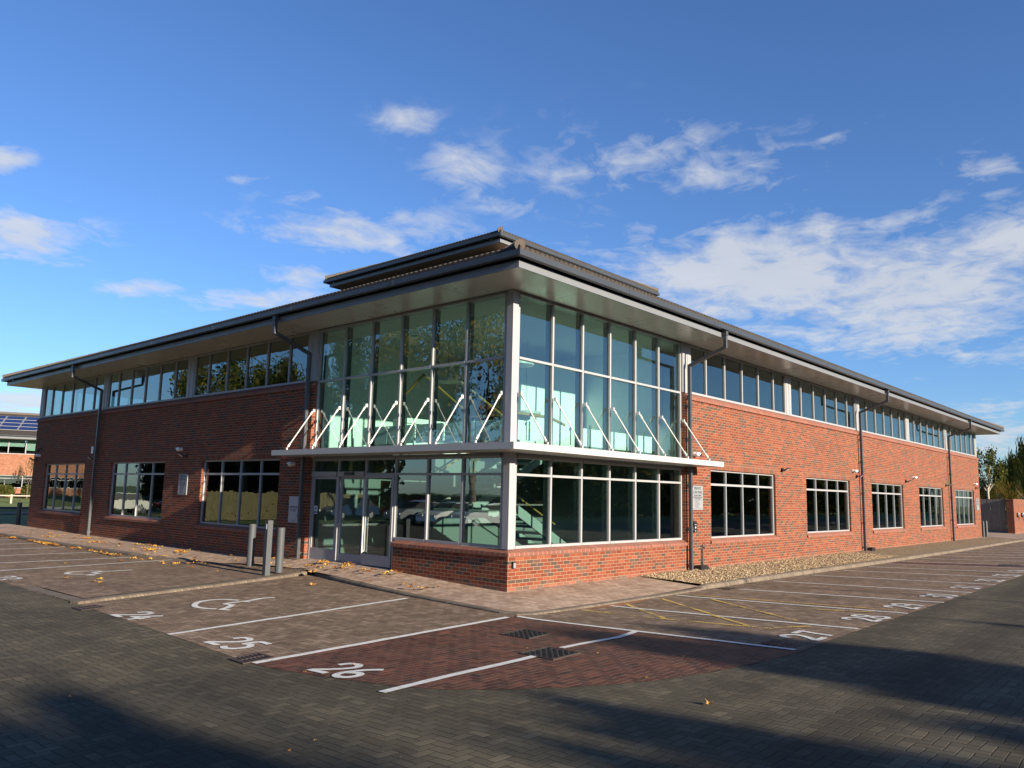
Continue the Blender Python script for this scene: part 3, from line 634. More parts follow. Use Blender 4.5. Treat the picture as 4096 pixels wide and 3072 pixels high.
def wallpart(f, start, end, wins):
    us = [start]; op = set()
    for a, b in wins: us += [a, b]; op.add((len(us)-2, 1))
    us.append(end)
    return wall(f, us, [-.35, ZG0-.06, ZG1, ZB], op)
wallpart(fx, 7.15, LR, RW).build('brick_wall', m_brick, B)
w_ = wallpart(fy, 7.15, LL-.0005, LW)
w_.build('brick_wall', m_brick, B)
wallpart(nx, .29, LR-.29, [(2+7*i, 6.4+7*i) for i in range(5)]).build('brick_wall', m_brick, B)
wallpart(ny, .29, LL-.29, [(2+7*i, 6.4+7*i) for i in range(3)]).build('brick_wall', m_brick, B)
# dwarf wall below the glazed corner
dw = MB()
dw.prism([(0,0),(7.149,0),(7.149,.28),(.28,.28),(.28,3.58),(0,3.58)], -.35, .70)
dw.build('dwarf_wall', m_brick, B)
def sillprof(mb, f, u0, u1, zb, zt, proj=.05, back=.10):
    pr = [(-proj, zb), (-proj, zb+.072), (back, zt), (back, zb)]
    mb.extr(pr, lambda p, t: f(t, p[0], p[1]), u0, u1)
s1 = MB()
# mitred sill round the corner
pr = [(-.05,.70),(-.05,.772),(.10,.836),(.10,.70)]
s1.add([(p[0],p[0],p[1]) for p in pr]+[(7.145,p[0],p[1]) for p in pr], [(0,1,2,3),(4,7,6,5)]+[(i,(i+1)%4,(i+1)%4+4,i+4) for i in range(4)])
s1.add([(p[0],p[0],p[1]) for p in pr]+[(p[0],3.61,p[1]) for p in pr], [(3,2,1,0),(4,5,6,7)]+[(i+4,(i+1)%4+4,(i+1)%4,i) for i in range(4)])
s1.build('brick_sill', m_cap, B)
lint = MB(); cap = MB()
for f, ws in ((fx, RW), (fy, LW)):
    for a, b in ws: lint = MB(); fbox(lint, f, a-.11, -.004, ZG1+.001, b+.11, .1, ZG1+.225); lint.build('soldier_course', m_soldier, B)
for f, u0, u1 in ((fx, 7.15, LR+.05), (fy, 7.15, LL+.05)):
    pr2 = [(-.05, 4.66), (-.05, 4.735), (.09, 4.852), (.09, 4.701), (.003, 4.66)]
    cap.extr(pr2, lambda p, t, f=f: f(t, p[0], p[1]), u0, u1)
cap.build('brick_coping', m_cap, B)
def window(f, u0, u1, z0, z1, cols, transom, d=.075, pane=m_gl_low, sill=True, fw=.046, us=None, mull=.038, label=None):
    """frame (thing part) > pane, sill"""
    mb = MB(); dd = d+.07
    fbox(mb, f, u0, d, z0, u1, dd, z0+fw); fbox(mb, f, u0, d, z1-fw, u1, dd, z1)
    fbox(mb, f, u0, d, z0+fw, u0+fw, dd, z1-fw); fbox(mb, f, u1-fw, d, z0+fw, u1, dd, z1-fw)
    if us is None: us = [u0+(u1-u0)*k/cols for k in range(1, cols)]
    for u in us: fbox(mb, f, u-mull/2, d+.003, z0+fw, u+mull/2, dd+.02, z1-fw)
    if transom:
        ed = [u0+fw]+[x for u in us for x in (u-mull/2, u+mull/2)]+[u1-fw]
        for a, b in zip(ed[::2], ed[1::2]): fbox(mb, f, a, d+.006, transom-.03, b, dd, transom+.03)
    fr = mb.build('window', m_frame, B)
    g = MB(); p0 = f(u0+.01, d+.045, z0+.01); p1 = f(u1-.01, d+.045, z0+.01); p2 = f(u1-.01, d+.045, z1-.01); p3 = f(u0+.01, d+.045, z1-.01)
    g.quad(p0, p1, p2, p3); g.build('pane', pane, fr)
    if sill:
        s = MB(); sillprof(s, f, u0-.06, u1+.08, ZG0-.14, ZG0+.001, .05, .07); s.build('sill', m_cap, fr)
    if label: fr['label'] = label
    return fr
for a, b in RW: window(fx, a, b, ZG0, ZG1, 4, 2.36)
for a, b in LW: window(fy, a, b, ZG0, ZG1, 4, 2.36)
for i in range(5): window(nx, 2+7*i, 6.4+7*i, ZG0, ZG1, 4, 2.36, sill=False)
for i in range(3): window(ny, 2+7*i, 6.4+7*i, ZG0, ZG1, 4, 2.36, sill=False)
# clerestory bands
def clere(f, posts, start, end):
    for i, c in enumerate(posts):
        pm_ = MB(); a, b = c-.21, c+.21
        fbox(pm_, f, a, .055, ZC0, b, .20, ZT-.002); fbox(pm_, f, a+.03, .045, ZC0+.03, a+.16, .06, ZT-.03); fbox(pm_, f, b-.16, .045, ZC0+.03, b-.03, .06, ZT-.03)
        pm_.build('cladding_post', m_frame, B)
    ed = [c for c in posts]
    segs = []
    cur = start
    for c in posts:
        if c-.21-cur > 1: segs.append((cur, c-.21))
        cur = c+.21
    if end-cur > 1: segs.append((cur, end))
    for a, b in segs:
        w = b-a; k = [.95, 1.15, 1.15, 1.15, 1.15, .95]; s = sum(k); u = a; us = []
        for q in k[:-1]: u += q/s*w; us.append(u)
        window(f, a, b, ZC0, ZC1, 6, None, .06, m_gl_top, False, .06, us, .05)
P7 = [7.34+7*i for i in range(5)]
clere(fx, P7+[LR-.12], 7.55, LR-.33)
clere(fy, [7.34,14.32,21.3,LL-.12], 7.55, LL-.33)
clere(nx, [.3,7.3,14.3,21.3,28.3,35.3,LR-.42], .3, LR-.42)
clere(ny, [.5,7.3,14.3,21.3,LL-.42], .5, LL-.42)
# glazed corner
MX = [.315,1.49,2.61,3.73,4.86,5.98,7.115]
def glazing(f, left):
    up_ = MB()
    fbox(up_, f, MX[0]-.03, .088, ZT-.06, MX[-1]+.03, .30, ZT-.001)
    for u in MX: fbox(up_, f, u-.027, .11, 2.96, u+.027, .164, ZT-.06)
    for a, b in zip(MX[:-1], MX[1:]):
        fbox(up_, f, a+.027, .10, 4.805, b-.027, .22, 4.855); fbox(up_, f, a+.027, .10, 2.96, b-.027, .22, 3.04)
    u = up_.build('curtain_wall_frame', m_frame, B); im = MB()
    for q in MX: fbox(im, f, q-.022, .165, 2.96, q+.022, .32, ZT-.06); fbox(im, f, q-.022, .165, ZG0+.03 if not (left and q > 3.8) else 2.42, q+.022, .32, 2.79)
    im.build('inner_mullion', m_mulli, u)
    g = MB()
    g.quad(f(MX[0],.155,2.97), f(MX[-1],.155,2.97), f(MX[-1],.155,ZT-.01), f(MX[0],.155,ZT-.01)); g.build('pane', m_gl_hall, u)
    lo = MB(); base = ZG0
    for i, m_ in enumerate(MX):
        zb = base if (not left or i <= 2) else .10
        fbox(lo, f, m_-.027, .11, zb, m_+.027, .164, 2.80)
    for i, (a, b) in enumerate(zip(MX[:-1], MX[1:])):
        door = left and i >= 3
        fbox(lo, f, a+.028, .07, 2.70, b-.028, .24, 2.80)
        if not door:
            fbox(lo, f, a+.027, .10, base, b-.027, .22, base+.055)
        if left and i >= 4: fbox(lo, f, a+.028, .055, 2.30, b-.028, .24, 2.42)
        else: fbox(lo, f, a+.027, .10, 2.335, b-.027, .22, 2.385)
    l = lo.build('curtain_wall_frame', m_frame, B)
    g = MB()
    if not left: g.quad(f(MX[0],.155,ZG0+.01), f(MX[-1],.155,ZG0+.01), f(MX[-1],.155,2.75), f(MX[0],.155,2.75))
    else:
        g.quad(f(MX[0],.155,ZG0+.01), f(MX[3],.155,ZG0+.01), f(MX[3],.155,2.75), f(MX[0],.155,2.75))
        g.quad(f(MX[3],.155,2.36), f(MX[-1],.155,2.36), f(MX[-1],.155,2.75), f(MX[3],.155,2.75))
    g.build('pane', m_gl_hall, l)
glazing(fx, False); glazing(fy, True)
hd = MB()
for f in (fx, fy): fbox(hd, f, MX[0]-.03 if f is fx else MX[0]+.0, .03, 2.74, 7.14, .062, 2.80)
hd.build('head_rail', m_fas, B)
cm = MB(); cm.box(.04,.04,.838,.215,.215,ZT-.002); cm.box(.215,.115,.838,.29,.25,ZT-.003); cm.box(.115,.215,.838,.25,.29,ZT-.003)
cm.build('corner_column', m_column, B)
# entrance doors
def leaf(name, u0, u1, d, z0, z1, fw, kick, label=None):
    mb = MB(); fbox(mb, fy, u0, d, z0, u1, d+.05, z0+kick); fbox(mb, fy, u0, d, z1-.07, u1, d+.05, z1)
    fbox(mb, fy, u0, d, z0+kick, u0+fw, d+.05, z1-.07); fbox(mb, fy, u1-fw, d, z0+kick, u1, d+.05, z1-.07)
    o = mb.build(name, m_frame, B); g = MB(); g.quad(fy(u0+.02,d+.025,z0+.05), fy(u1-.02,d+.025,z0+.05), fy(u1-.02,d+.025,z1-.03), fy(u0+.02,d+.025,z1-.03)); g.build('pane', m_gl_hall, o)
    if label: o['label'] = label
    return o
leaf('door', 6.01, 7.085, .12, .16, 2.298, .05, .30, 'fixed glazed side panel of the entrance')
leaf('door', 4.93, 5.95, .17, .17, 2.298, .08, .22, 'recessed glazed sliding entrance door')
dr = leaf('door', 3.76, 4.83, .085, .19, 2.33, .06, .25, 'glazed entrance leaf beside the dwarf wall')
h = MB(); h.tube((.04,4.78,.42),(.04,4.78,2.2),.018); h.tube((.04,4.78,.5),(.09,4.78,.5),.012); h.tube((.04,4.78,2.1),(.09,4.78,2.1),.012); h.build('handle', m_wpaint, dr)
h = MB(); h.box(.0,5.25,2.33,.05,5.6,2.40); h.build('door_sensor', m_black, B)
h = MB(); h.box(.02,3.75,.05,.4,7.13,.155); h.build('threshold', m_frame, B)
# canopy with tie rods
cmx = MB(); cmx.prism([(-.83,-.83),(7.75,-.83),(7.75,-.02),(7.15,-.002),(7.12,.062),(.062,.062),(.062,7.12),(-.002,7.12),(-.02,7.65),(-.83,7.65)], 2.81, 2.945)
cano = cmx.build('canopy', m_can, B)
for f, us in ((fx, MX[:]), (fy, MX[:])):
    for u in us:
        t_ = MB(); a = Vector(f(u, .02, 4.05)); b = Vector(f(u-.03, -.74, 2.985)); d_ = (b-a).normalized()
        t_.tube(a+d_*.06, b-d_*.06, .0155, 10); t_.tube(a+d_*.05, a+d_*.16, .027, 10); t_.tube(b-d_*.16, b-d_*.05, .027, 10)
        p = f(u,0,4.05); t_.bar(f(u,.066,4.05), f(u,.0,4.05), .03, .08); q = f(u-.03,-.74,2.94); t_.bar((q[0],q[1],2.944),(q[0],q[1],3.01), .03, .05)
        t_.build('tie_rod', m_wpaint, cano)
# eaves
def ring(mb, x0, y0, x1, y1, w, z0, z1):
    o = [(x0,y0),(x1,y0),(x1,y1),(x0,y1)]; i = [(x0+w,y0+w),(x1-w,y0+w),(x1-w,y1-w),(x0+w,y1-w)]
    vs = [(x,y,z0) for x,y in o]+[(x,y,z0) for x,y in i]+[(x,y,z1) for x,y in o]+[(x,y,z1) for x,y in i]; fs = []
    for k in range(4):
        n = (k+1)%4; fs += [(k,n,n+8,k+8),(k+4,k+12,n+12,n+4),(k,k+4,n+4,n),(k+8,n+8,n+12,k+12)]
    mb.add(vs, fs)
OV = 1.115; XE, YE = LR+.95, LL+.95
e = MB(); ring(e, -OV,-OV,XE,YE,.03,6.255,6.40); ring(e, -OV+.03,-OV+.03,XE-.03,YE-.03,.15,6.385,6.40); e.build('fascia', m_fas, B)
e = MB(); ring(e, -OV+.18,-OV+.18,XE-.18,YE-.18,.03,6.28,6.56); e.build('eaves_shade_board', m_black, B)  # closes the roof underside; black stands in for shade between gutter and fascia
e = MB(); ring(e, -OV-.19,-OV-.19,XE+.19,YE+.19,.02,6.43,6.54); ring(e, -OV-.17,-OV-.17,XE+.17,YE+.17,.10,6.43,6.445); e.build('gutter', m_gut, B)
e = MB(); e.prism([(-OV+.03,-OV+.03),(XE-.03,-OV+.03),(XE-.03,.05),(.05,.05),(.05,YE-.03),(-OV+.03,YE-.03)], 6.257, 6.275)
e.prism([(XE-.03,.05),(XE-.03,YE-.03),(.05,YE-.03),(.05,LL-.05),(LR-.05,LL-.05),(LR-.05,.05)], 6.257, 6.275); e.cur = 1
for k in range(15): x = 1.2+k*3.0; e.box(x,-OV+.03,6.2555,x+.007,.0,6.2568)
for k in range(10): y = 1.2+k*3.0; e.box(-OV+.03,y,6.2555,.0,y+.007,6.2568)
e.build('soffit', [m_soff, m_black], B)
e = MB()
for k in range(11): x = 2.4+k*4.0; e.box(x,-OV-.194,6.427,x+.10,-OV-.15,6.543)
for k in range(7): y = 2.4+k*4.0; e.box(-OV-.194,y,6.427,-OV-.15,y+.10,6.543)
e.build('gutter_union', m_gut, B)
def tiled_roof(x0, y0, x1, y1, z0, slope, name='roof'):
    mb = MB(); pitch = .15; st_ = pitch/6; half = min(x1-x0, y1-y0)/2
    for side in range(4):
        Lx = (x1-x0) if side in (0,2) else (y1-y0); n = int(Lx/st_); rows = {}
        vs = []; 
        for i in range(n+1):
            u = i*Lx/n; run = max(.02, min(u, Lx-u, half)); w = abs(math.sin(math.pi*u/pitch))**.8*.062
            for v, dz in ((0.,-.06),(0.,0.),(.6*min(1,run),0),(run,0)):
                zz2 = z0+slope*v+(w if dz == 0 else w-.03 if w > .03 else 0)+(dz if dz else 0)
                if side == 0: p = (x0+u, y0+v, zz2)
                elif side == 1: p = (x1-v, y0+u, zz2)
                elif side == 2: p = (x1-u, y1-v, zz2)
                else: p = (x0+v, y1-u, zz2)
                vs.append(p)
        fs = []
        for i in range(n):
            for k in range(3): fs.append((i*4+k,(i+1)*4+k,(i+1)*4+k+1,i*4+k+1))
        mb.add(vs, fs)
    o = mb.build(name, m_tile, B)
    hp = MB(); cs = [(x0,y0,1,1),(x1,y0,-1,1),(x1,y1,-1,-1),(x0,y1,1,-1)]
    for cx_, cy_, a, b in cs:
        segs = int(half/.32)
        for k in range(segs):
            s0 = k*.32+.02; s1 = s0+.335
            hp.tube((cx_+a*s0,cy_+b*s0,z0+slope*s0+.055),(cx_+a*s1,cy_+b*s1,z0+slope*s1+.05),.105,10,.095)
    r0 = half
    if (x1-x0) > (y1-y0): ra, rb = (x0+half,(y0+y1)/2),(x1-half,(y0+y1)/2)
    else: ra, rb = ((x0+x1)/2,y0+half),((x0+x1)/2,y1-half)
    if (Vector(ra)-Vector(rb)).length > .5: hp.tube((ra[0],ra[1],z0+slope*half+.05),(rb[0],rb[1],z0+slope*half+.05),.11,10)
    hp.build('hip_tile', m_hiptile, o)
    return o
SL = .414
tiled_roof(-OV-.15,-OV-.15,XE+.15,YE+.15,6.575,SL)
# upper tier over the hall
UX0, UX1 = 6.4, 16.45
e = MB(); ring(e, UX0,UX0,UX1,UX1,.02,10.49,10.60); ring(e, UX0+.02,UX0+.02,UX1-.02,UX1-.02,.14,10.49,10.505); e.build('gutter', m_gut, B)
e = MB(); ring(e, UX0+.19,UX0+.19,UX1-.19,UX1-.19,.03,10.33,10.46); e.build('fascia', m_fas, B)
e = MB(); e.box(UX0+.22,UX0+.22,10.335,UX1-.22,UX1-.22,10.35); e.build('soffit', m_soff2, B)
e = MB(); e.box(UX0+1.3,UX0+1.3,8.6,UX1-1.3,UX1-1.3,10.334); e.build('lantern_wall', m_int_w, B)
tiled_roof(UX0+.04,UX0+.04,UX1-.04,UX1-.04,10.635,SL)
# downpipes
for f, u in ((fx,7.2),(fx,21.12),(fx,35.2),(fy,7.25),(fy,21.24)):
    d = MB(); zb = .03 if (f is fx or u > 8) else .17
    P3 = lambda dd, z: f(u, dd, z)
    d.bar(P3(-.12,zb), P3(-.12,5.60), .085, .085); d.bar(P3(-.095,5.565), P3(-1.215,5.985), .083, .083); d.bar(P3(-1.2,5.95), P3(-1.2,6.43), .085, .085)
    for z in (zb+.14, zb+1.1, 2.3, 3.55, 4.45): 
        fbox(d, f, u-.052, -.172, z-.05, u+.052, -.068, z+.05)
    fbox(d, f, u-.06, -1.26, 6.30, u+.06, -1.14, 6.44)
    p = d.build('downpipe', m_pipe, B); br_ = MB()
    for z in (zb+.14, zb+1.1, 2.3, 3.55, 4.45): fbox(br_, f, u-.02, -.07, z-.012, u+.02, .0, z+.012)
    br_.build('bracket', m_pipe, p)
# ---- interior
it = MB(); it.box(.36,.36,.04,7.2,7.2,.14); it.box(7.5,.3,.04,42.1,28.1,.13); it.box(.3,7.5,.04,7.5,28.1,.13); it.build('ground_floor', m_int_f, B)
it = MB(); it.box(7.45,.30,2.85,42.15,28.1,3.06); it.box(.30,7.45,2.85,7.45,28.1,3.06)
it.box(.42,.80,2.88,5.6,1.6,3.02); it.box(.42,1.6,2.88,1.0,7.40,3.02); it.box(5.6,.80,2.88,7.40,7.40,3.02); it.box(1.0,5.2,2.88,5.6,7.40,3.02)
it.build('first_floor', m_int_d, B)
it = MB(); it.box(.25,.25,6.20,42.2,28.2,6.252); it.build('ceiling', m_int_c, B)
it = MB(); it.box(.3,7.40,3.03,6.5,7.50,6.2); it.box(7.42,1.2,3.03,7.50,7.5,6.2)
it.box(4.4,3.6,3.05,7.3,3.7,5.7); it.box(12.6,5.2,3.06,36.5,5.3,6.2); it.box(12.6,22.5,3.06,36.5,22.6,6.2); it.box(5.2,12.6,3.06,5.3,22.5,6.2)
for x in (14.3,28.3): it.box(x-.05,.35,3.06,x+.05,5.2,6.2)
it.build('inner_wall', m_int_w, B)
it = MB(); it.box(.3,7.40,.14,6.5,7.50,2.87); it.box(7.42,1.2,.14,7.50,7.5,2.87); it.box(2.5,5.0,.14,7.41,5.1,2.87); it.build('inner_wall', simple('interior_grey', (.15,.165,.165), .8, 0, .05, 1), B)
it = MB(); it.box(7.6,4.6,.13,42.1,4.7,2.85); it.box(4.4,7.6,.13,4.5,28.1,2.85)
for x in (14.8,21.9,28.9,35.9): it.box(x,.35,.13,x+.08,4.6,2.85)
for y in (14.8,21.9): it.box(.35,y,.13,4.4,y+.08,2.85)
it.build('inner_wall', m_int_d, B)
# staircase of the hall
stc = MB()
def flight(xa, za, xb, zb, y0, y1, n):
    for k in range(n):
        t0 = k/n; x = xa+(xb-xa)*t0; z = za+(zb-za)*(k+1)/n; dx = (xb-xa)/n
        stc.box(x, y0, z-.06, x+dx*1.12, y1, z)
    for yy in (y0-.03, y1-.03):
        stc.add([(xa,yy,za-.12),(xb,yy,zb-.12),(xb,yy,zb+.14),(xa,yy,za+.14),(xa,yy+.05,za-.12),(xb,yy+.05,zb-.12),(xb,yy+.05,zb+.14),(xa,yy+.05,za+.14)],
                [(0,1,2,3),(7,6,5,4),(0,4,5,1),(1,5,6,2),(2,6,7,3),(3,7,4,0)])
flight(5.0,.16,2.2,1.55,1.7,2.9,8); stc.box(1.2,1.7,1.45,2.2,4.5,1.55); flight(2.2,1.55,5.0,3.0,3.2,4.4,8)
stco = stc.build('staircase', simple('grey_stair', (.30,.31,.305), .7), B)
hr = MB()
def rail(*pts, r=.035):
    for a, b in zip(pts[:-1], pts[1:]): hr.tube(a, b, r, 8); hr.ball(b, r, n=8, m=6)
rail((5.2,2.95,1.15),(2.3,2.95,2.5), r=.022)
rail((.62,.80,3.75),(2.25,.80,3.75),(2.8,.80,3.62)); rail((1.3,4.2,4.93),(1.3,2.66,3.92)); rail((1.3,2.82,4.62),(1.3,1.46,3.76),(1.3,2.4,3.74)); rail((1.3,5.3,4.2),(1.3,4.2,4.93))
rail((2.2,4.45,2.5),(5.0,4.45,3.95), r=.025)
hr.build('handrail', m_rail, stco)
bl = MB()
for k in range(8):
    x = .62+k*.82
    if x < 6.9: bl.box(x, .80, 3.16, x+.74, .83, 3.60)
for k in range(5):
    y = 1.0+k*1.05; bl.box(1.0, y, 3.16, 1.03, y+.98, 3.62)
bl.build('balustrade_panel', m_int_w, B)
bl = MB()
for x in (.6,2.2,3.9,5.5,7.0): bl.tube((x,.84,3.02),(x,.84,3.7),.02,6)
for y in (1.0,2.6,4.2,5.8): bl.tube((1.04,y,3.02),(1.04,y,3.7),.02,6)
for z in (3.28,3.42,3.56): bl.tube((5.6,5.2,z+.2),(1.0,5.2,z+.2),.008,6)
bl.build('balustrade_post', m_black, B)
# round pendant discs in the hall (ceiling lights, unlit)
for x, y, z, r in ((2.3,1.9,5.1,.42),(4.4,3.4,4.15,.42),(2.9,5.0,5.0,.42)):
    p = empty('pendant_lamp', (x,y,z), {2.3:'round flat pendant lamp high behind the corner glazing',4.4:'round flat pendant lamp low over the hall balustrade',2.9:'round flat pendant lamp deeper in the stair hall'}[x], 'pendant lamp', 'round pendant lamps in the glazed hall')
    q = MB(); q.tube((x,y,z),(x,y,z+.07),r,28); q.build('lamp_shade', m_wpaint, p); q = MB(); q.tube((x,y,z+.07),(x,y,6.2),.006,5); q.build('cord', m_black, p)
q = MB(); q.box(2.0,5.6,3.02,4.4,6.2,3.95); q.box(2.2,5.55,3.6,3.0,5.6,3.95); tag(q.build('reception_desk', m_int_w), 'long white counter on the upper landing of the glazed hall', 'counter')

# ------------------------------------------------------------------ things on and by the walls
def textmesh(name, s, size, mat, parent, f, u, z, d=-.027, align='CENTER', flip=False):
    cu = D.curves.new(name, 'FONT'); cu.body = s; cu.size = size; cu.align_x = align; cu.align_y = 'CENTER'; cu.extrude = .0008; cu.space_character = .95
    ob = D.objects.new(name, cu); COL.objects.link(ob)
    dg = bpy.context.evaluated_depsgraph_get(); dg.update()
    me = D.meshes.new_from_object(ob.evaluated_get(dg)); D.objects.remove(ob); D.curves.remove(cu)
    o_ = Vector(parent['_o'])
    for v in me.vertices:
        a, b, c = v.co
        v.co = Vector(f(u+a, d-c, z+b))-o_ if not flip else Vector(f(u-a, d-c, z+b))-o_
    me.materials.clear(); me.materials.append(mat)
    ob = D.objects.new(name, me); COL.objects.link(ob); ob.parent = parent; ob['_o'] = tuple(o_)
    return ob
m_signp = simple('silver_sign', (0.2025,0.2137,0.225), .45, 0, .05, 2)
m_ink = simple('dark_grey_lettering', (.04,.042,.05), .5, 0, .05, 5)
def carpark_sign(f, u0, u1, z0, z1, label, flip):
    c = (u0+u1)/2; s = empty('car_park_sign', f(c,0,z0), label, 'sign', 'private car park signs on the walls')
    b = MB(); fbox(b, f, u0, -.024, z0, u1, -.0, z1); b.build('sign_plate', m_signp, s)
    W_ = u1-u0
    for txt, z, sz in (('PRIVATE', z1-.075, .105), ('CAR PARK', z1-.18, .105), ('NO PUBLIC PARKING', z1-.27, .042), ('AUTHORISED VEHICLES ONLY', z1-.315, .038), ('CCTV IN OPERATION', z1-.36, .038)):
        textmesh('lettering', txt, sz*1.05, m_ink, s, f, c, z, flip=flip)
    b = MB(); 
    for z in (z1-.235, z1-.395, z0+.03): fbox(b, f, u0+.03, -.0262, z, u1-.03, -.0242, z+.004)
    for k in range(8):
        l = random.uniform(.18,.32); z = z0+.06+k*.026
        x0 = (u0+.14) if not flip else (u1-.14); fbox(b, f, x0, -.0262, z, x0+(l if not flip else -l), -.0242, z+.007)
    b.build('ruled_lines', m_ink, s)
carpark_sign(fx, 7.47, 8.06, 1.64, 2.30, 'grey private car park sign beside the downpipe on the sunlit wall', False)
carpark_sign(fx, 41.38, 42.03, 1.66, 2.33, 'small distant private car park sign at the far end of the sunlit wall', False)
carpark_sign(fy, 13.85, 14.44, 1.69, 2.36, 'grey private car park sign on the shaded wall between two windows', True)
s = empty('name_plate', (0,7.72,1.07), 'tall silver name plate reading COMPTON COURT beside the entrance', 'sign')
b = MB(); fbox(b, fy, 7.5, -.024, 1.07, 7.94, 0, 1.76); b.build('sign_plate', simple('pale_silver', (.36,.35,.35), .45, 0, .05, 2), s)
textmesh('lettering', 'COMPTON', .085, m_ink, s, fy, 7.72, 1.47, flip=True); textmesh('lettering', 'COURT', .085, m_ink, s, fy, 7.72, 1.39, flip=True)
b = MB(); fbox(b, fy, 7.55, -.0262, 1.15, 7.89, -.0242, 1.153); fbox(b, fy, 7.62, -.0262, 1.125, 7.82, -.0242, 1.131); fbox(b, fy, 7.62, -.0262, 1.108, 7.82, -.0242, 1.114); b.build('ruled_lines', m_ink, s)
m_blue = simple('blue_sticker', (.03,.06,.30), .5, 0, .05, 5)
s = empty('door_sticker', (.11,6.93,1.33), 'small white and blue fire door notice stuck on the entrance glass', 'sticker')
b = MB(); b.box(.135,6.86,1.33,.139,7.0,1.53); b.build('backing', m_white, s); b = MB(); b.tube((.131,6.93,1.465),(.1345,6.93,1.465),.05,20); b.box(.131,6.87,1.345,.1345,6.99,1.395); b.build('symbol', m_blue, s)
b = MB(); b.box(.128,6.922,1.455,.1305,6.938,1.505); b.box(.128,6.922,1.43,.1305,6.938,1.443); b.build('exclamation_mark', m_white, s)
def camera_(f, u, z, label, dome=True):
    s = empty('security_camera', f(u,0,z), label, 'camera', 'white security cameras on the walls')
    b = MB(); b.tube(f(u,0,z), f(u,-.06,z), .055, 14); b.build('mount', m_white, s)
    b = MB(); c = f(u+(.03 if f is fx else .03), -.12, z-.005); b.ball(c, .075, (1.25,1.25,.85), 14, 10); b.build('housing', m_white, s)
    b = MB(); c2 = Vector(c); d_ = Vector(f(0,-1,-.25))-Vector(f(0,0,0)); d_.normalize(); b.tube(c2+d_*.06, c2+d_*.105, .035, 12); b.build('lens', m_black, s)
camera_(fx, 7.6, 3.16, 'white security camera just above the canopy end by the near downpipe')
camera_(fx, 20.35, 3.17, 'white security camera left of the middle downpipe on the sunlit wall')
camera_(fx, 28.6, 3.17, 'white security camera above the gap before the fourth sunlit window')
camera_(fx, 41.1, 3.17, 'white security camera at the far end of the sunlit wall')
camera_(fy, 14.42, 3.16, 'white security camera above the private car park sign on the shaded wall')
camera_(fy, 27.72, 3.17, 'white security camera near the far left corner of the building')
camera_(fy, 7.84, 2.62, 'white security camera under the canopy end above the COMPTON COURT plate')
def flood(f, u, z, label, sd=1):
    s = empty('floodlight', f(u,0,z), label, 'floodlight', 'black floodlights on the walls')
    b = MB(); fbox(b, f, u-.05, -.05, z-.06, u+.05, 0, z+.05); b.bar(f(u,-.05,z-.02), f(u,-.14,z-.01), .03, .03); b.build('bracket', m_black, s)
    b = MB(); a = Vector(f(u,-.12,z-.05)); q = Vector(f(u,-.26,z+.045)); b.bar(a, q, .19, .035); b.build('lamp_head', m_black, s)
    n_ = (Vector(f(0,-.095,-.14))-Vector(f(0,0,0))).normalized()
    b = MB(); b.bar(a+(q-a)*.12+n_*.019, a+(q-a)*.88+n_*.019, .15, .004); b.build('lamp_glass', m_soff, s)
flood(fx, 13.5, 2.97, 'black floodlight between the first and second sunlit windows'); flood(fx, 20.75, 2.99, 'black floodlight just left of the middle downpipe')
flood(fx, 27.4, 2.98, 'black floodlight between the third and fourth sunlit windows'); flood(fx, 34.6, 2.96, 'black floodlight beside the farthest downpipe on the sunlit wall'); flood(fx, 41.5, 2.97, 'black floodlight on the far end corner of the sunlit wall')
flood(fy, 14.07, 2.96, 'black floodlight beside the camera above the car park sign on the shaded wall'); flood(fy, 21.6, 2.97, 'black floodlight under the alarm box on the shaded wall'); flood(fy, 28.15, 3.0, 'black floodlight at the far left corner of the building')
s = empty('alarm_box', (0,21.62,3.15), 'white and black alarm box beside the downpipe on the shaded wall', 'alarm')
b = MB(); b.prism([(-.11,21.50),(-.11,21.74),(-.0,21.78),(0,21.46)], 3.12, 3.42); b.build('housing', m_black, s); b = MB(); b.box(-.125,21.53,3.14,-.11,21.71,3.41); b.build('cover', m_white, s)
s = empty('dome_camera', (0,27.57,3.3), 'small dark swivel camera above the white one near the far left corner', 'camera')
b = MB(); b.bar((0,27.57,3.45),(-.16,27.57,3.45),.04,.04); b.build('arm', m_black, s); b = MB(); b.ball((-.16,27.57,3.36),.065); b.build('housing', m_black, s)
s = empty('cigarette_bin', (7.46,0,1.04), 'black wall mounted cigarette bin below the private car park sign', 'bin')
b = MB(); b.add([(7.37,-.12,1.04),(7.56,-.12,1.04),(7.56,0,1.04),(7.37,0,1.04),(7.37,-.12,1.30),(7.56,-.12,1.30),(7.56,0,1.36),(7.37,0,1.36)],[(0,3,2,1),(4,5,6,7),(0,1,5,4),(1,2,6,5),(2,3,7,6),(3,0,4,7)]); b.build('body', m_black, s)
b = MB(); b.box(7.44,-.123,1.15,7.48,-.1205,1.19); b.box(7.45,-.123,1.07,7.475,-.1205,1.095); b.build('symbol', m_white, s)
b = MB(); b.box(7.42,-.123,1.24,7.51,-.1205,1.255); b.build('slot', m_soff, s)
s = empty('key_safe', (.16,0,.46), 'small grey key safe on the dwarf wall at the building corner', 'key safe')
b = MB(); b.box(.115,-.045,.465,.20,0,.60); b.build('housing', m_black, s); b = MB(); b.box(.13,-.051,.475,.192,-.0452,.575); b.build('cover', m_signp, s)
s = empty('standpipe', (7.98,-.05,.05), 'short grey water pipe with tap standing against the sunlit wall', 'pipe')
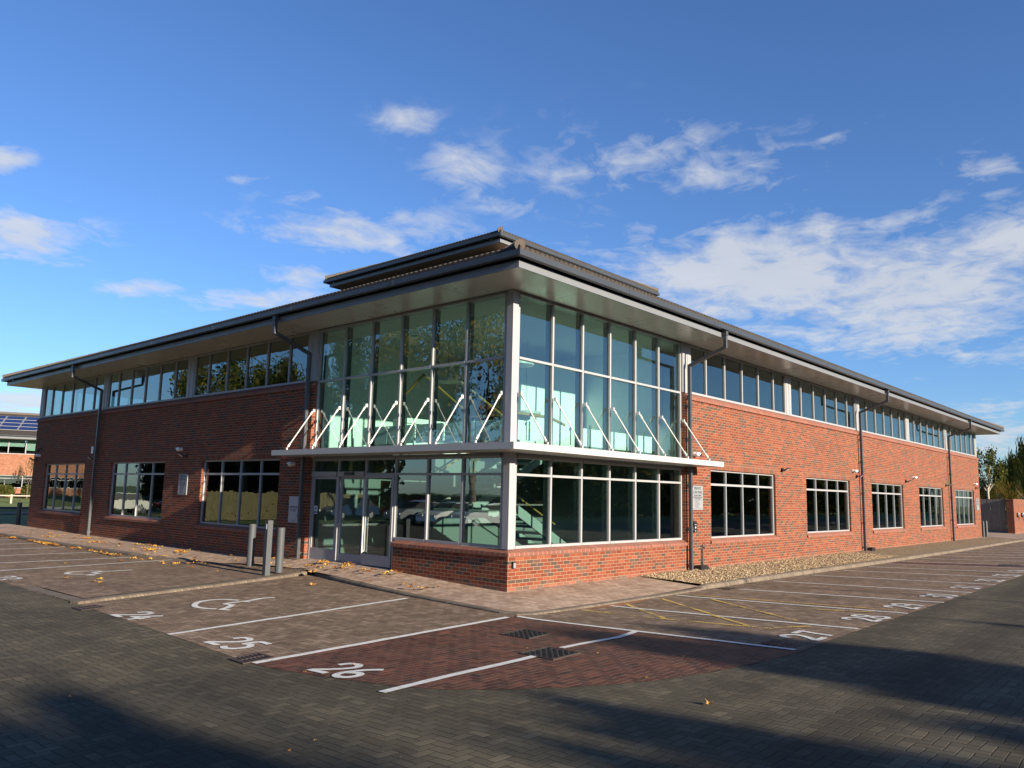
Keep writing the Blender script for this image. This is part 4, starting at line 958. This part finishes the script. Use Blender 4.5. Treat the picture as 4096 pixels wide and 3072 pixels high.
b = MB(); b.tube((7.98,-.05,.05),(7.98,-.05,.60),.024,12); b.build('pipe', m_boll, s); b = MB(); b.tube((7.98,-.05,.6),(7.98,-.05,.66),.015,8); b.tube((7.98,-.05,.66),(8.05,-.09,.70),.01,6); b.tube((7.98,-.05,.66),(7.91,-.08,.70),.01,6); b.tube((7.98,-.05,.63),(7.98,-.12,.61),.014,8); b.build('tap', m_rust, s)
def bait(x, z, label, w=.42):
    s = empty('bait_box', (x,-.16,z), label, 'bait box', 'black bait boxes at the foot of the wall')
    b = MB(); b.prism([(x-w/2,-.25),(x+w/2,-.25),(x+w/2,-.04),(x-w/2,-.04)], z, z+.10); b.prism([(x-w/2+.03,-.23),(x+w/2-.03,-.23),(x+w/2-.03,-.06),(x-w/2+.03,-.06)], z+.10, z+.135); b.build('body', m_black, s)
    b = MB(); 
    for k in (0,1,2): b.box(x-w/2+.05+k*.15,-.256,z+.02,x-w/2+.09+k*.15,-.2502,z+.10)
    b.build('rib', m_black, s)
bait(7.72, .03, 'black bait box at the foot of the near downpipe'); bait(21.75, .03, 'black bait box on the gravel right of the middle downpipe')
for i, (x, z) in enumerate(((19.53,.30),(32.67,.22))):
    b = MB(); b.box(x,-.006,z,x+.22,-.0005,z+.15); tag(b.build('air_brick', simple('dark_air_brick', (.12,.06,.045), .8)), ['dark air brick left of the middle downpipe low on the wall','dark air brick low on the wall under the fourth window'][i], 'vent')
# bollards
def bollard(x, y, z, h, r, label, group='grey steel bollards', mat=m_boll):
    s = empty('bollard', (x,y,z), label, 'bollard', group)
    b = MB(); b.tube((x,y,z-.05),(x,y,z+h),r,28); b.build('post', mat, s); b = MB(); b.tube((x,y,z+h),(x,y,z+h+.012),r*.93,28); b.build('cap', mat, s)
bollard(-1.52, 7.15, .10, .96, .09, 'round grey bollard left of the square post'); bollard(-1.52, 5.86, .05, .98, .09, 'round grey bollard right of the square post')
s = empty('access_post', (-1.92,5.75,0), 'tall square grey door access post between the round bollards', 'post')
b = MB(); b.box(-2.0,5.66,-.1,-1.87,5.79,1.22); b.build('post', m_boll, s); b = MB(); b.box(-2.003,5.70,1.02,-2.0005,5.74,1.14); b.build('button_plate', m_white, s)
bollard(.35, 30.9, .03, 1.0, .10, 'dark bollard past the far left corner of the building', mat=m_pipe)
bollard(45.0, .42, .0, .95, .08, 'thin grey bollard behind the other near the wooden gate'); bollard(44.75, .20, .0, .98, .085, 'thin grey bollard in front near the wooden gate')

# ------------------------------------------------------------------ gravel and leaves
gm = MB()
n = 120; x0g, x1g = 4.8, 44.0
gv = []; random.seed(3)
for i in range(n+1):
    x = x0g+(x1g-x0g)*i/n
    ky = -1.78 if x < 12 else -1.92 if x < 20 else -1.97
    for j in range(7):
        y = .05+(ky-.05)*j/6; z = .045+(.0-.045)*j/6+random.uniform(-.01,.012)
        if x < 5.1: z = min(z, .02)
        gv.append((x+(random.uniform(-.03,.03) if 0 < i < n else 0), y, z))
gm.add(gv, [(i*7+j,i*7+j+1,(i+1)*7+j+1,(i+1)*7+j) for i in range(n) for j in range(6)])
gm.cur = 1
for k in range(9500):
    x = 4.75+15*random.random()**1.6; y = random.uniform(-1.76,-.02)
    if x < 5.0 and random.random() < .5: continue
    z = .045+.045*(y/1.8)+random.uniform(0,.018); r = random.uniform(.011,.026); a = random.uniform(0,3.14)
    ca, sa = math.cos(a)*r, math.sin(a)*r; h_ = r*random.uniform(.5,.9)
    gm.add([(x+ca*1.3,y+sa*1.3,z),(x-sa,y+ca,z),(x-ca*1.3,y-sa*1.3,z),(x+sa,y-ca,z),(x+ca*.3,y+sa*.3,z+h_),(x,y,z-h_)],[(0,1,4),(1,2,4),(2,3,4),(3,0,4)])
o = gm.build('gravel', [m_gravel, m_peb]); tag(o, 'strip of buff gravel between the sunlit wall and the kerb', 'gravel', None, 'stuff')
def leafgeo(mb, x, y, z, s, a, tilt):
    pts = []
    for k in range(10):
        t = a+k*math.pi/5; r = s*(1. if k % 2 == 0 else .5)*random.uniform(.8,1.1)
        pts.append((x+r*math.cos(t), y+r*math.sin(t), z+abs(math.sin(t-a))*s*random.uniform(.1,.7)*tilt+.004))
    mb.add([(x,y,z+.006)]+pts, [(0,k+1,(k+1)%10+1) for k in range(10)])
lm = MB()
def zp(x, y):
    if x > -.0: return .02
    if y > 13: return .03*(1+x/2)
    if y > 10: return -.01
    if 3 < y < 9: return .12 if x > -1 else .05
    return .03*(2+x)/2-.03
def scat(n, xf, yf, zf, s=(.045,.085)):
    for _ in range(n):
        x, y = xf(), yf(); leafgeo(lm, x, y, zf(x,y), random.uniform(*s), random.uniform(0,6.28), 1.0)
random.seed(11); g_ = random.gauss; u_ = random.uniform
for c in [u_(12.5,25) for _ in range(14)]: scat(12, lambda: -2.22+abs(g_(0,.05))*-1, lambda c=c: c+g_(0,.35), lambda x,y: -.09+u_(0,.05))
scat(28, lambda: u_(-2.3,-1.4), lambda: u_(8.8,12.6), lambda x,y: -.085 if x<-1.8 else -.03)
for c in [(u_(-1.5,-.3),u_(11,24)) for _ in range(13)]: scat(7, lambda c=c: min(-.05,c[0]+g_(0,.12)), lambda c=c: c[1]+g_(0,.3), lambda x,y: .035)
scat(30, lambda: u_(-1.8,-.1), lambda: u_(8,25), lambda x,y: .035)
for c in [(-.5,4.7),(-.45,3.9),(-.7,5.5),(-.3,3.2),(-.2,5.9),(-.15,4.9)]: scat(9, lambda c=c: c[0]+g_(0,.11), lambda c=c: c[1]+g_(0,.18), lambda x,y: .085+.10*max(0,(x+1)))
scat(14, lambda: u_(-1.5,.0), lambda: u_(6.2,8.5), lambda x,y: .09)
scat(7, lambda: u_(-1.2,-.3), lambda: u_(.8,3.2), lambda x,y: .03)
scat(10, lambda: u_(-5.5,-2.2), lambda: u_(3.5,13), lambda x,y: -.08)
scat(10, lambda: u_(-9,-3), lambda: u_(-8,0), lambda x,y: T(x,y)+.008, (.012,.025))
tag(lm.build('fallen_leaves', m_litter), 'dry yellow and brown leaves blown along the kerb and entrance paving', 'leaves', None, 'stuff')
for (x, y, z, s_, lb) in ((-.98,5.25,.02,.13,'big upright orange leaf on the kerb corner by the right bollard'),(-5.1,-7.12,T(0,-7.12)+.01,.05,'single pale leaf lying on the dark road at lower right'),(-1.9,3.9,-.09,.08,'lone brown leaf in bay 24 below the bollards')):
    mb = MB(); leafgeo(mb, x, y, z, s_, .4, 1.3); tag(mb.build('leaf', m_litter, loc=(x,y,z)), lb, 'leaf')

# ------------------------------------------------------------------ trees
def branch(mb, p, d, L, r, depth, tips, spread=.6, seed=None):
    n = 3; q = p.copy(); dd = d.copy()
    for i in range(n):
        nd = (dd+Vector((u_(-.12,.12),u_(-.12,.12),u_(-.03,.10)))).normalized(); e = q+nd*L/n
        mb.tube(q, e, r*(1-.22*i), 6 if depth < 2 else 4, r*(1-.22*(i+1)), cap=False); q = e; dd = nd
        if depth >= 1: tips.append(q.copy())
    if depth >= 3 or L < .35: tips.append(q.copy()); return
    k = random.choice((2,3,3)) if depth < 2 else 2
    for _ in range(k):
        s_ = Vector((g_(0,1),g_(0,1),g_(0,.5))); s_ = (s_-s_.dot(dd)*dd).normalized()
        branch(mb, q, (dd+s_*u_(spread*.6,spread*1.3)).normalized(), L*u_(.62,.85), r*.55, depth+1, tips, spread)
def make_tree(name, H, trunk, crown_r, leafsize, nleaf, mat, bark, seed, droop=0, spread=.7, base=None, squash=1.):
    random.seed(seed); t = MB(); tips = []; r0 = H*.022
    t.tube((0,0,-.2),(0,0,trunk*.5),r0*1.25,9,r0,cap=False); t.tube((0,0,trunk*.5),(.03*H*.2,0,trunk),r0,9,r0*.85,cap=False)
    for k in range(5):
        a = k*2.4+u_(0,.6); up_ = u_(.5,1.3) if k else 3
        branch(t, Vector((.006*H,0,trunk*u_(.85,1.0))), Vector((math.cos(a),math.sin(a),up_)).normalized(), (H-trunk)*u_(.30,.42), r0*.55, 0, tips, spread)
    mx = max(p.z for p in tips); rr = max(math.hypot(p.x,p.y) for p in tips)
    lf = MB()
    for _ in range(nleaf):
        c = random.choice(tips); p = Vector((c.x+g_(0,crown_r*.10), c.y+g_(0,crown_r*.10), c.z+g_(0,crown_r*.09)-abs(g_(0,droop))))
        s = leafsize*u_(.6,1.3); a = Vector((g_(0,1),g_(0,1),g_(0,1))).normalized(); b = a.orthogonal().normalized()
        if droop: a = Vector((g_(0,.15),g_(0,.15),-1)).normalized(); b = a.orthogonal().normalized()*.35
        lf.add([p-a*s*.5, p+b*s*.35, p+a*s*.5, p-b*s*.35], [(0,1,2,3)])
    fz = H/mx; fr_ = crown_r/rr
    sx = lambda v: (v[0]*fr_, v[1]*fr_, v[2]*fz*1.0)
    t.v = [sx(v) for v in t.v]; lf.v = [sx(v) for v in lf.v]
    root = D.objects.new(name, None); COL.objects.link(root); root['_o'] = (0,0,0)
    t.build('trunk', bark, root); lf.build('crown', mat, root)
    return root
def put(o, x, y, z, rz, s, label=None, group=None, first=False, cat='tree'):
    c = o if first else copy_tree(o)
    c.location = (x,y,z); c.rotation_euler = (0,0,rz); c.scale = (s,s,s); return tag(c, label, cat, group)
TA = make_tree('autumn_tree', 12, 3.0, 5.2, .21, 20000, m_lf_aut, m_bark, 21)
TB = make_tree('green_tree', 11, 2.2, 4.6, .22, 22000, m_lf_dark, m_bark, 22)
TC = make_tree('green_tree', 10, 1.2, 4.2, .21, 20000, m_lf_mid, m_bark, 23)
TS = make_tree('sparse_tree', 10.5, 3.4, 2.7, .20, 2600, m_lf_aut, m_bark, 41)
# seen past the right end
sp = make_tree('pollarded_tree', 6.6, 3.3, 2.1, .20, 2600, m_lf_mid, m_bark_pale, 5, spread=.5)
put(sp, 66, 4.0, 0, 1.0, 1.0, 'small tree with pale trunk and sparse leaves behind the wooden gate', None, True)
wl = make_tree('weeping_tree', 9.0, 2.4, 3.6, .55, 7000, m_lf_mid, m_bark, 9, droop=.5)
put(wl, 86, 4.3, 0, .4, 1.0, 'tall weeping tree with wispy branches at the right edge', None, True)
put(TC, 84, 8.2, -.3, .3, .52, 'rounded yellow green tree low behind the gate', 'trees beyond the right end', True)
put(TA, 92, 7.2, -.3, 2.3, .5, 'bushy tree with autumn tinge behind the gate and left of the weeping one', 'trees beyond the right end', True)
put(TB, 98, 7.0, -.3, 1.3, .62, 'dark evergreen in the gap between the gate trees', 'trees beyond the right end', True)
put(TC, 100, 10.2, -.3, 4.3, .62, 'green tree hard against the far end wall of the building', 'trees beyond the right end')
# reflected in the glazing and casting the foreground shade
GR = 'trees around the car park behind the viewpoint'
LT = [(TA,-23,24,1.35),(TB,-25,34,1.35),(TB,-21,48,1.35),(TC,-30,16,1.3),(TB,-34,8,1.2),(TC,-30,42,1.5),(TA,-38,70,1.0)]
lab_i = 0
for k, (p, x, y, s) in enumerate(LT): put(p, x, y, T2(x,y), k*1.3, s, ['autumn tree beyond the fence','dark tree by the parked cars','autumn tree farthest along the fence','green tree near the start of the fence','broad dark tree west of the road','tall dark tree behind the fence','autumn tree on the north lawn'][k], GR)
ST_ = [(TS,-11.2,-33,.92),(TB,-38,-46,.9),(TA,-29,-44,1.0),(TC,-20,-47,1.05),(TB,-11,-45,.93),(TA,-3,-47,.95),(TC,6,-48,.95),(TB,15,-47,.9),(TA,24,-49,.95),(TB,34,-48,.95),(TC,44,-49,1.0),(TB,54,-48,1.0),(TA,64,-47,1.0)]
for k, (p, x, y, s) in enumerate(ST_): put(p, x, y, T2(x,y), k*2.1, s*(.74 if x > -12 and p is not TS else .9), first=(p is TS), label='%s tree of the southern row counted from the west' % ['sparse nearest','first','second','third','fourth','fifth','sixth','seventh','eighth','ninth','tenth','eleventh','twelfth'][k], group=GR)
def hedge(x0, y0, x1, y1, h, w, label, n=2500, mat=m_lf_dark, name='hedge', z0=0, leaf=.16):
    A, Bv = Vector((x0,y0)), Vector((x1,y1)); L = (Bv-A).length; d = (Bv-A)/L; nrm = Vector((-d.y,d.x))
    root = empty(name, (x0,y0,z0), label, 'hedge')
    c = MB()
    for _ in range(n):
        t = u_(0,L); e = min(1, .55+.9*math.sqrt(max(0,min(t,L-t)))/.9)
        th = random.uniform(0, math.pi); rr = math.sqrt(u_(.35,1)); 
        p = A+d*t+nrm*(math.cos(th)*rr*w/2*e*(1+.15*math.sin(t*3))); z = z0+.12+abs(math.sin(th))*rr*(h-.12)*e*(1+.08*math.sin(t*2.3+x0))
        s = leaf*u_(.6,1.3); a = Vector((g_(0,1),g_(0,1),g_(0,1))).normalized(); b = a.orthogonal().normalized(); P = Vector((p.x,p.y,z))
        c.add([P-a*s*.5, P+b*s*.4, P+a*s*.5, P-b*s*.4], [(0,1,2,3)])
    c.build('foliage', mat, root); st2 = MB()
    for k in range(max(3,int(L/1.2))):
        t = (k+.5)*L/max(3,int(L/1.2)); p = A+d*t
        for q in range(3): st2.tube((p.x,p.y,z0-.1),(p.x+g_(0,.25),p.y+g_(0,.2),z0+h*.6),.025,5,.012)
    st2.build('stem', m_bark_pale, root)
hedge(-40,-33,70,-33,1.6,1.6,'long dark hedge south of the car park',9000,m_lf_dark,leaf=.3)
def belt(name, x0, y0, x1, y1, h, w, n, label, seed, var=1.):
    random.seed(seed); A, Bv = Vector((x0,y0)), Vector((x1,y1)); L = (Bv-A).length; d = (Bv-A)/L; nr_ = Vector((-d.y,d.x)); c = MB()
    for _ in range(n):
        t = u_(0,L); hh = h*(1-.14*var+var*(.14*math.sin(t*.55)+.08*math.sin(t*1.7+1)+.05*math.sin(t*4.1))); q = A+d*t+nr_*u_(-w/2,w/2); z = hh*random.random()**.8
        s = u_(.35,.8); a = Vector((g_(0,1),g_(0,1),g_(0,1))).normalized(); b = a.orthogonal().normalized(); P = Vector((q.x,q.y,T2(q.x,q.y)+z))
        c.cur = 1 if math.sin(t*.31+seed)+g_(0,.4) > .7 else 0
        c.add([P-a*s*.5, P+b*s*.4, P+a*s*.5, P-b*s*.4], [(0,1,2,3)])
    tag(c.build(name, [m_lf_dark, m_lf_aut]), label, 'wood', None, 'stuff')
belt('tree_belt', -60,-43,-16,-43,9.0,5,14000,'dense dark belt of trees far behind the viewpoint on the west',6)
belt('tree_belt', -16,-42,-3,-42,9.9,3,9000,'taller middle stretch of the dark tree belt far behind the viewpoint',7,.5)
belt('tree_belt', -3,-42,26,-42,8.2,3,12000,'lower eastern stretch of the dark tree belt far behind the viewpoint',8,.6)
belt('tree_belt', 22,-31,160,-33,5.8,5,26000,'dense dark belt of trees and bushes south of the car park',3)
belt('tree_belt', -26,37,-31,86,6.5,5,14000,'dense dark belt of trees and bushes west of the lawn',4)
# ------------------------------------------------------------------ neighbour building, lawn, rail
NB = D.objects.new('neighbour_building', None); COL.objects.link(NB); nb_a = math.radians(-26)
NB.location = (12.6, 78.0, .75); NB.rotation_euler = (0,0,nb_a); NB['_o'] = (0,0,0)
tag(NB, 'distant brick office building with solar panels on its tiled roof', 'building')
m_nbrick = brickmat('neighbour_brick', (math.cos(nb_a), math.sin(nb_a), 0), cols=[(0,(.21,.08,.045)),(.5,(.26,.105,.06)),(1,(.30,.135,.08))])
def nbox(name, mat, *bs, parent=None):
    mb = MB()
    for b in bs: mb.box(*b)
    return mb.build(name, mat, parent or NB)
nbox('brick_wall', m_nbrick, (-25,0,1.95,25,.3,4.02), (-25,0,-.8,25,.3,.7), (-25,.3,-.8,-24.7,20,5.4), (24.7,.3,-.8,25,20,5.4))
for i in range(17):
    u = -24.5+i*2.9
    f1 = nbox('window', m_frame, (u,.06,4.02,u+2.86,.12,4.09),(u,.06,5.38,u+2.86,.12,5.45),(u,.06,4.09,u+.09,.14,5.38),(u+1.42,.06,4.09,u+1.50,.12,5.38))
    mb = MB(); mb.box(u+.09,.09,4.09,u+2.86,.10,5.38); mb.build('pane', m_gl_nb, f1)
    if i % 3 != 1:
        mb = MB(); mb.box(u+.1,.2,4.4 if i % 2 else 4.75,u+2.8,.21,5.38); mb.build('blind', simple('green_white_blind', (.36,.40,.38), .8) if i == 0 else D.materials['green_white_blind'], f1)
    f2 = nbox('window', m_frame, (u,.06,1.60,u+2.86,.12,1.66),(u,.06,1.88,u+2.86,.12,1.95),(u,.06,.7,u+2.86,.12,.77),(u,.06,.77,u+.07,.12,1.88),(u+1.42,.06,.77,u+1.48,.12,1.6))
    mb = MB(); mb.box(u+.07,.09,.77,u+2.86,.10,1.88); mb.build('pane', m_gl_low, f2)
nbox('fascia', m_fas, (-26,-1.1,5.48,26,-1.05,5.75)); nbox('gutter', m_gut, (-26.2,-1.3,5.72,26.2,-1.16,5.84)); nbox('soffit', m_soff, (-26,-1.05,5.46,26,.06,5.48))
nbox('inner_wall', m_int_d, (-24.6,4,-.5,24.6,4.1,5.4)); 
nr = MB(); nr.add([(-26,-1.2,5.86),(26,-1.2,5.86),(20,4.8,8.33),(-20,4.8,8.33),(26,10.8,5.86),(-26,10.8,5.86)],[(0,1,2,3),(1,4,2),(4,5,3,2),(5,0,3)]); nro = nr.build('roof', m_tile, NB)
m_pv = simple('solar_cell', (.012,.02,.07), .18, 0, .2, .8); m_pvf = simple('solar_frame', (.26,.26,.26), .4)
def rp(u, s): return (u, -1.2+s, 5.86+s*.411+.07)
for i in range(18):
    for j in range(4):
        u = -16+i*1.68-j*.0; s0 = 1.05+j*1.0
        if abs(u) > 17: continue
        mb = MB(); a, b, c, d_ = rp(u,s0), rp(u+1.63,s0), rp(u+1.63,s0+.95), rp(u,s0+.95)
        mb.add([a,b,c,d_]+[(q[0],q[1],q[2]+.03) for q in (a,b,c,d_)],[(4,5,6,7),(0,1,5,4),(1,2,6,5),(2,3,7,6),(3,0,4,7)]); mb.cur = 0
        e0, e1 = .03, .96
        mb.cur = 1; mb.add([(lambda q: (q[0],q[1],q[2]+.033))(rp(u+du,s0+ds)) for du, ds in ((.04,.04),(1.59,.04),(1.59,.91),(.04,.91))], [(0,1,2,3)])
        mb.build('solar_panel', [m_pvf, m_pv], nro)
nrr = MB(); nrr.tube((-20,4.8,8.36),(20,4.8,8.36),.14,8); nrr.build('ridge_tile', m_hiptile, nro)
NB2 = copy_tree(NB); NB2.location = (-18.5, 92, .75); NB2.rotation_euler = (0,0,0); NB2.scale = (.3,1,1)
tag(NB2, 'second distant brick office building, mirrored in the windows of the shaded wall', 'building')
def nbw(u, v): ca, sa = math.cos(nb_a), math.sin(nb_a); return (12.6+u*ca-v*sa, 78.0+u*sa+v*ca)
for i, (u0, u1) in enumerate(((-9.0,-2.6),(-1.4,1.6),(2.2,5.6))):
    a = nbw(u0,-3.2); b = nbw(u1,-3.2)
    hedge(a[0],a[1],b[0],b[1],1.0,1.4,['clipped hedge left of the gap before the neighbour building','clipped hedge between the others before the neighbour building','clipped hedge nearest the brick corner before the neighbour building'][i],2600,m_lf_mid,'hedge',.72,.16)
# small young tree with few leaves
yt = make_tree('young_tree', 4.2, 1.2, 1.0, .22, 260, m_lf_aut, m_bark, 31); a = nbw(2.9,-4.5); put(yt, a[0], a[1], .7, 0, 1, 'thin young tree with few leaves before the neighbour building', None, True)
# knee rail fences
def knee(x0, y0, x1, y1, z, h, label, mat, post=True, step=2.4, rr=.045):
    s = empty('knee_rail', (x0,y0,z), label, 'fence'); b = MB(); b.bar((x0,y0,z+h-.08),(x1,y1,z+h-.08),.09,.09); b.build('rail', mat, s)
    L = math.hypot(x1-x0,y1-y0); n = int(L/step)
    for k in range(n+1):
        t = k/n; b = MB(); x, y = x0+(x1-x0)*t, y0+(y1-y0)*t; b.box(x-.07,y-.07,z-.3,x+.07,y+.07,z+h); b.ball((x,y,z+h),.09,(1,1,.5),8,6); b.build('post', mat, s)
m_wood = simple('weathered_timber', (.34,.30,.23), .8, 0, .3, 5)
knee(-6,71.5,24,62,.42,.52,'weathered timber knee rail across the far lawn', m_wood)
b = MB(); b.box(-30,57,-.02,40,57.12,.16); tag(b.build('timber_edging', m_pipe), 'low dark edging beam crossing the lawn beyond the far left corner', 'edging')
sheet('far_road', [(-60,49.5),(60,49.5),(60,52.5),(-60,52.5)], .0, simple('asphalt', (.06,.06,.06), .8, 0, .3, 3))
# ------------------------------------------------------------------ gate and garden wall at the right end
gw = empty('garden_wall', (54,.2,0), 'high brick garden wall right of the wooden gate', 'wall')
b = MB(); b.box(54,.2,-.3,75,.66,2.36); b.build('brick_wall', m_brick, gw); b = MB(); b.box(53.97,.17,2.36,75,.69,2.43); b.build('coping', m_cap, gw)
gt = empty('wooden_gate', (54.4,.7,0), 'grey weathered wooden double gate in a black frame', 'gate')
m_gw = simple('grey_weathered_boards', (.20,.165,.13), .85, 0, .3, 4)
b = MB()
b.box(54.35,.68,.02,54.45,.74,2.42); b.box(54.35,2.34,.02,54.45,2.42,2.42); b.box(54.35,4.1,.02,54.45,4.16,2.42)
b.box(54.36,.74,2.34,54.44,4.1,2.42); b.box(54.36,.74,.12,54.44,4.1,.18); b.build('gate_frame', m_black, gt)
for y0, y1 in ((.76,2.33),(2.43,4.09)):
    b = MB(); k = y0
    while k < y1-.05: 
        w = min(.19, y1-k); b.box(54.30+random.uniform(0,.006),k,.15,54.35,k+w-.012,2.40); k += .19
    b.build('board_leaf', m_gw, gt)
b = MB(); b.box(54.26,2.5,1.10,54.31,2.85,1.20); b.box(54.26,2.5,.92,54.31,2.85,1.02); b.build('latch', m_black, gt)
b = MB(); b.box(54.3,4.16,-.3,54.6,12,2.2); tag(b.build('boundary_wall', m_brick), 'brick boundary wall behind the far end of the building', 'wall')
for i, x in enumerate((55.0, 56.7)):
    s = empty('charging_point', (x,.2,1.1), ['charging point on the garden wall nearer the gate','charging point on the garden wall at the right picture edge'][i], 'charger', 'charging points on the garden wall')
    b = MB(); b.ball((x,.14,1.3),.12,(1,.6,1.5),12,8); b.build('housing', m_black, s); b = MB(); b.tube((x,.05,1.42),(x,.08,1.42),.06,12); b.build('socket', m_white, s)
    b = MB(); 
    for k in range(12):
        t0, t1 = k/12*6.28, (k+1)/12*6.28; b.tube((x+.09*math.sin(t0),.08,1.05+.13*math.cos(t0)),(x+.09*math.sin(t1),.08,1.05+.13*math.cos(t1)),.012,5)
    b.build('cable', m_black, s)
# ------------------------------------------------------------------ things mirrored in the glass: fence, cars, lamp post
fe = empty('timber_fence', (-31,4,-.1), 'tall brown close boarded fence along the west side of the car park', 'fence')
m_fw = simple('brown_fence', (.22,.12,.06), .8, 0, .35, 5)
b = MB(); y = 4.0
while y < 62: b.box(-31.02+random.uniform(0,.02),y,-.1,-31,y+.13,1.75+random.uniform(-.03,.05)); y += .145
b.build('board', m_fw, fe)
for k in range(20): b = MB(); b.box(-31.12,4+k*3,-.2,-31.02,4.1+k*3,1.85); b.build('post', m_fw, fe)
f2_ = empty('timber_fence', (-25,36.5,-.1), 'shorter sunlit timber fence across the north end of the car park', 'fence')
b = MB(); x = -25.0
m_fw2 = simple('green_brown_fence', (.10,.085,.035), .8, 0, .4, 5)
while x < -11: b.box(x,36.5+random.uniform(0,.02),-.1,x+.13,36.53,1.70+random.uniform(-.03,.05)); x += .14
b.build('board', m_fw2, f2_)
for k in range(6): b = MB(); b.box(-25+k*2.8,36.53,-.2,-24.9+k*2.8,36.63,1.8); b.build('post', m_fw2, f2_)
def car(x, y, rz, col, label, body=None):
    root = D.objects.new('parked_car', None); COL.objects.link(root); root['_o'] = (0,0,0); root.location = (x,y,T(x,y)); root.rotation_euler = (0,0,rz)
    tag(root, label, 'car', 'cars parked by the fence')
    pr_ = [(-2.15,.32),(-2.18,.62),(-2.05,.85),(-1.45,.95),(-1.05,1.0),(1.1,.98),(1.75,.88),(2.1,.72),(2.15,.35)]
    m = simple('car_paint_'+col[0], col[1], .25, .3, .03, 1); mb = MB()
    ws = [(-.86,0),(-.90,.0),(.90,.0),(.86,0)]
    mb.extr([(a,b_) for a,b_ in pr_][::-1], lambda p, t: (p[0], t, p[1]), -.86, .86)
    cab = [(-1.75,.94),(-1.35,1.38),(-.6,1.46),(.3,1.42),(1.15,.97)]
    mb2 = MB(); mb2.add([(a,-.80+.14*(b_-.95)*2,b_) for a,b_ in cab]+[(a,.80-.14*(b_-.95)*2,b_) for a,b_ in cab], [(0,1,2,3,4),(9,8,7,6,5),(0,5,6,1),(1,6,7,2),(2,7,8,3),(3,8,9,4)])
    bd = mb.build('body', m, root); mb2.build('cabin_glass', m_black, root)
    mb3 = MB(); mb3.add([(-1.3,-.66,1.40),(.28,-.66,1.44),(.28,.66,1.44),(-1.3,.66,1.40),(-1.3,-.66,1.44),(-.6,-.66,1.50),(.28,-.66,1.46),(-1.3,.66,1.44),(-.6,.66,1.50),(.28,.66,1.46)],[(4,5,8,7),(5,6,9,8),(0,4,7,3),(1,2,9,6),(0,1,6,5,4),(3,7,8,9,2)]); mb3.build('roof', m, root)
    for a in (-1.35,1.35):
        for b_ in (-.82,.82):
            w = MB(); w.tube((a,b_-.1,.32),(a,b_+.1,.32),.32,18); wo = w.build('wheel', m_black, root); w = MB(); w.tube((a,b_-.105,.32),(a,b_+.105,.32),.18,14); w.build('rim', m_signp, wo)
    for b_ in (-.62,.62):
        w = MB(); w.box(2.10,b_-.16,.60,2.17,b_+.16,.72); w.build('headlight', m_white, root); w = MB(); w.box(-2.19,b_-.16,.66,-2.12,b_+.16,.8); w.build('tail_light', m_tail, root)
    return root
m_tail = simple('tail_lamp_red', (.35,.01,.01), .3)
for x, y, rz, c, l in ((-22.5,22.5,.1,('silver',(.55,.56,.58)),'silver hatchback nearest the entrance reflection'),(-22.6,25.4,0,('white',(.75,.75,.75)),'white hatchback second in the row'),(-22.4,28.3,.05,('grey',(.2,.21,.23)),'dark grey hatchback third in the row'),(-25.8,33,1.5,('red',(.35,.015,.015)),'red hatchback parked side on by the fence'),(-22.6,36,0,('blue',(.02,.04,.10)),'dark blue hatchback last in the row')):
    car(x, y, rz, c, l)
car(-12.5, 51, 0, ('cream',(.6,.58,.52)), 'cream hatchback on the far lane north of the car park'); car(-18, 51.2, 3.1, ('maroon',(.20,.02,.02)), 'maroon hatchback on the far lane north of the car park')
lp = empty('lamp_post', (5.35,-26,T(0,-26)), 'slim grey lamp post on the far side of the car park road', 'lamp post')
b = MB(); b.tube((5.35,-26,0),(5.35,-26,6.3),.05,10,.035); b.build('pole', m_boll, lp); b = MB(); b.bar((5.35,-26,6.3),(5.35,-25.4,6.35),.12,.06); b.build('lamp_head', m_boll, lp)
for o in list(D.objects):
    if '_o' in o: del o['_o']
sc.render.engine = 'CYCLES'
sc.cycles.max_bounces = 8; sc.cycles.transparent_max_bounces = 16; sc.cycles.glossy_bounces = 4
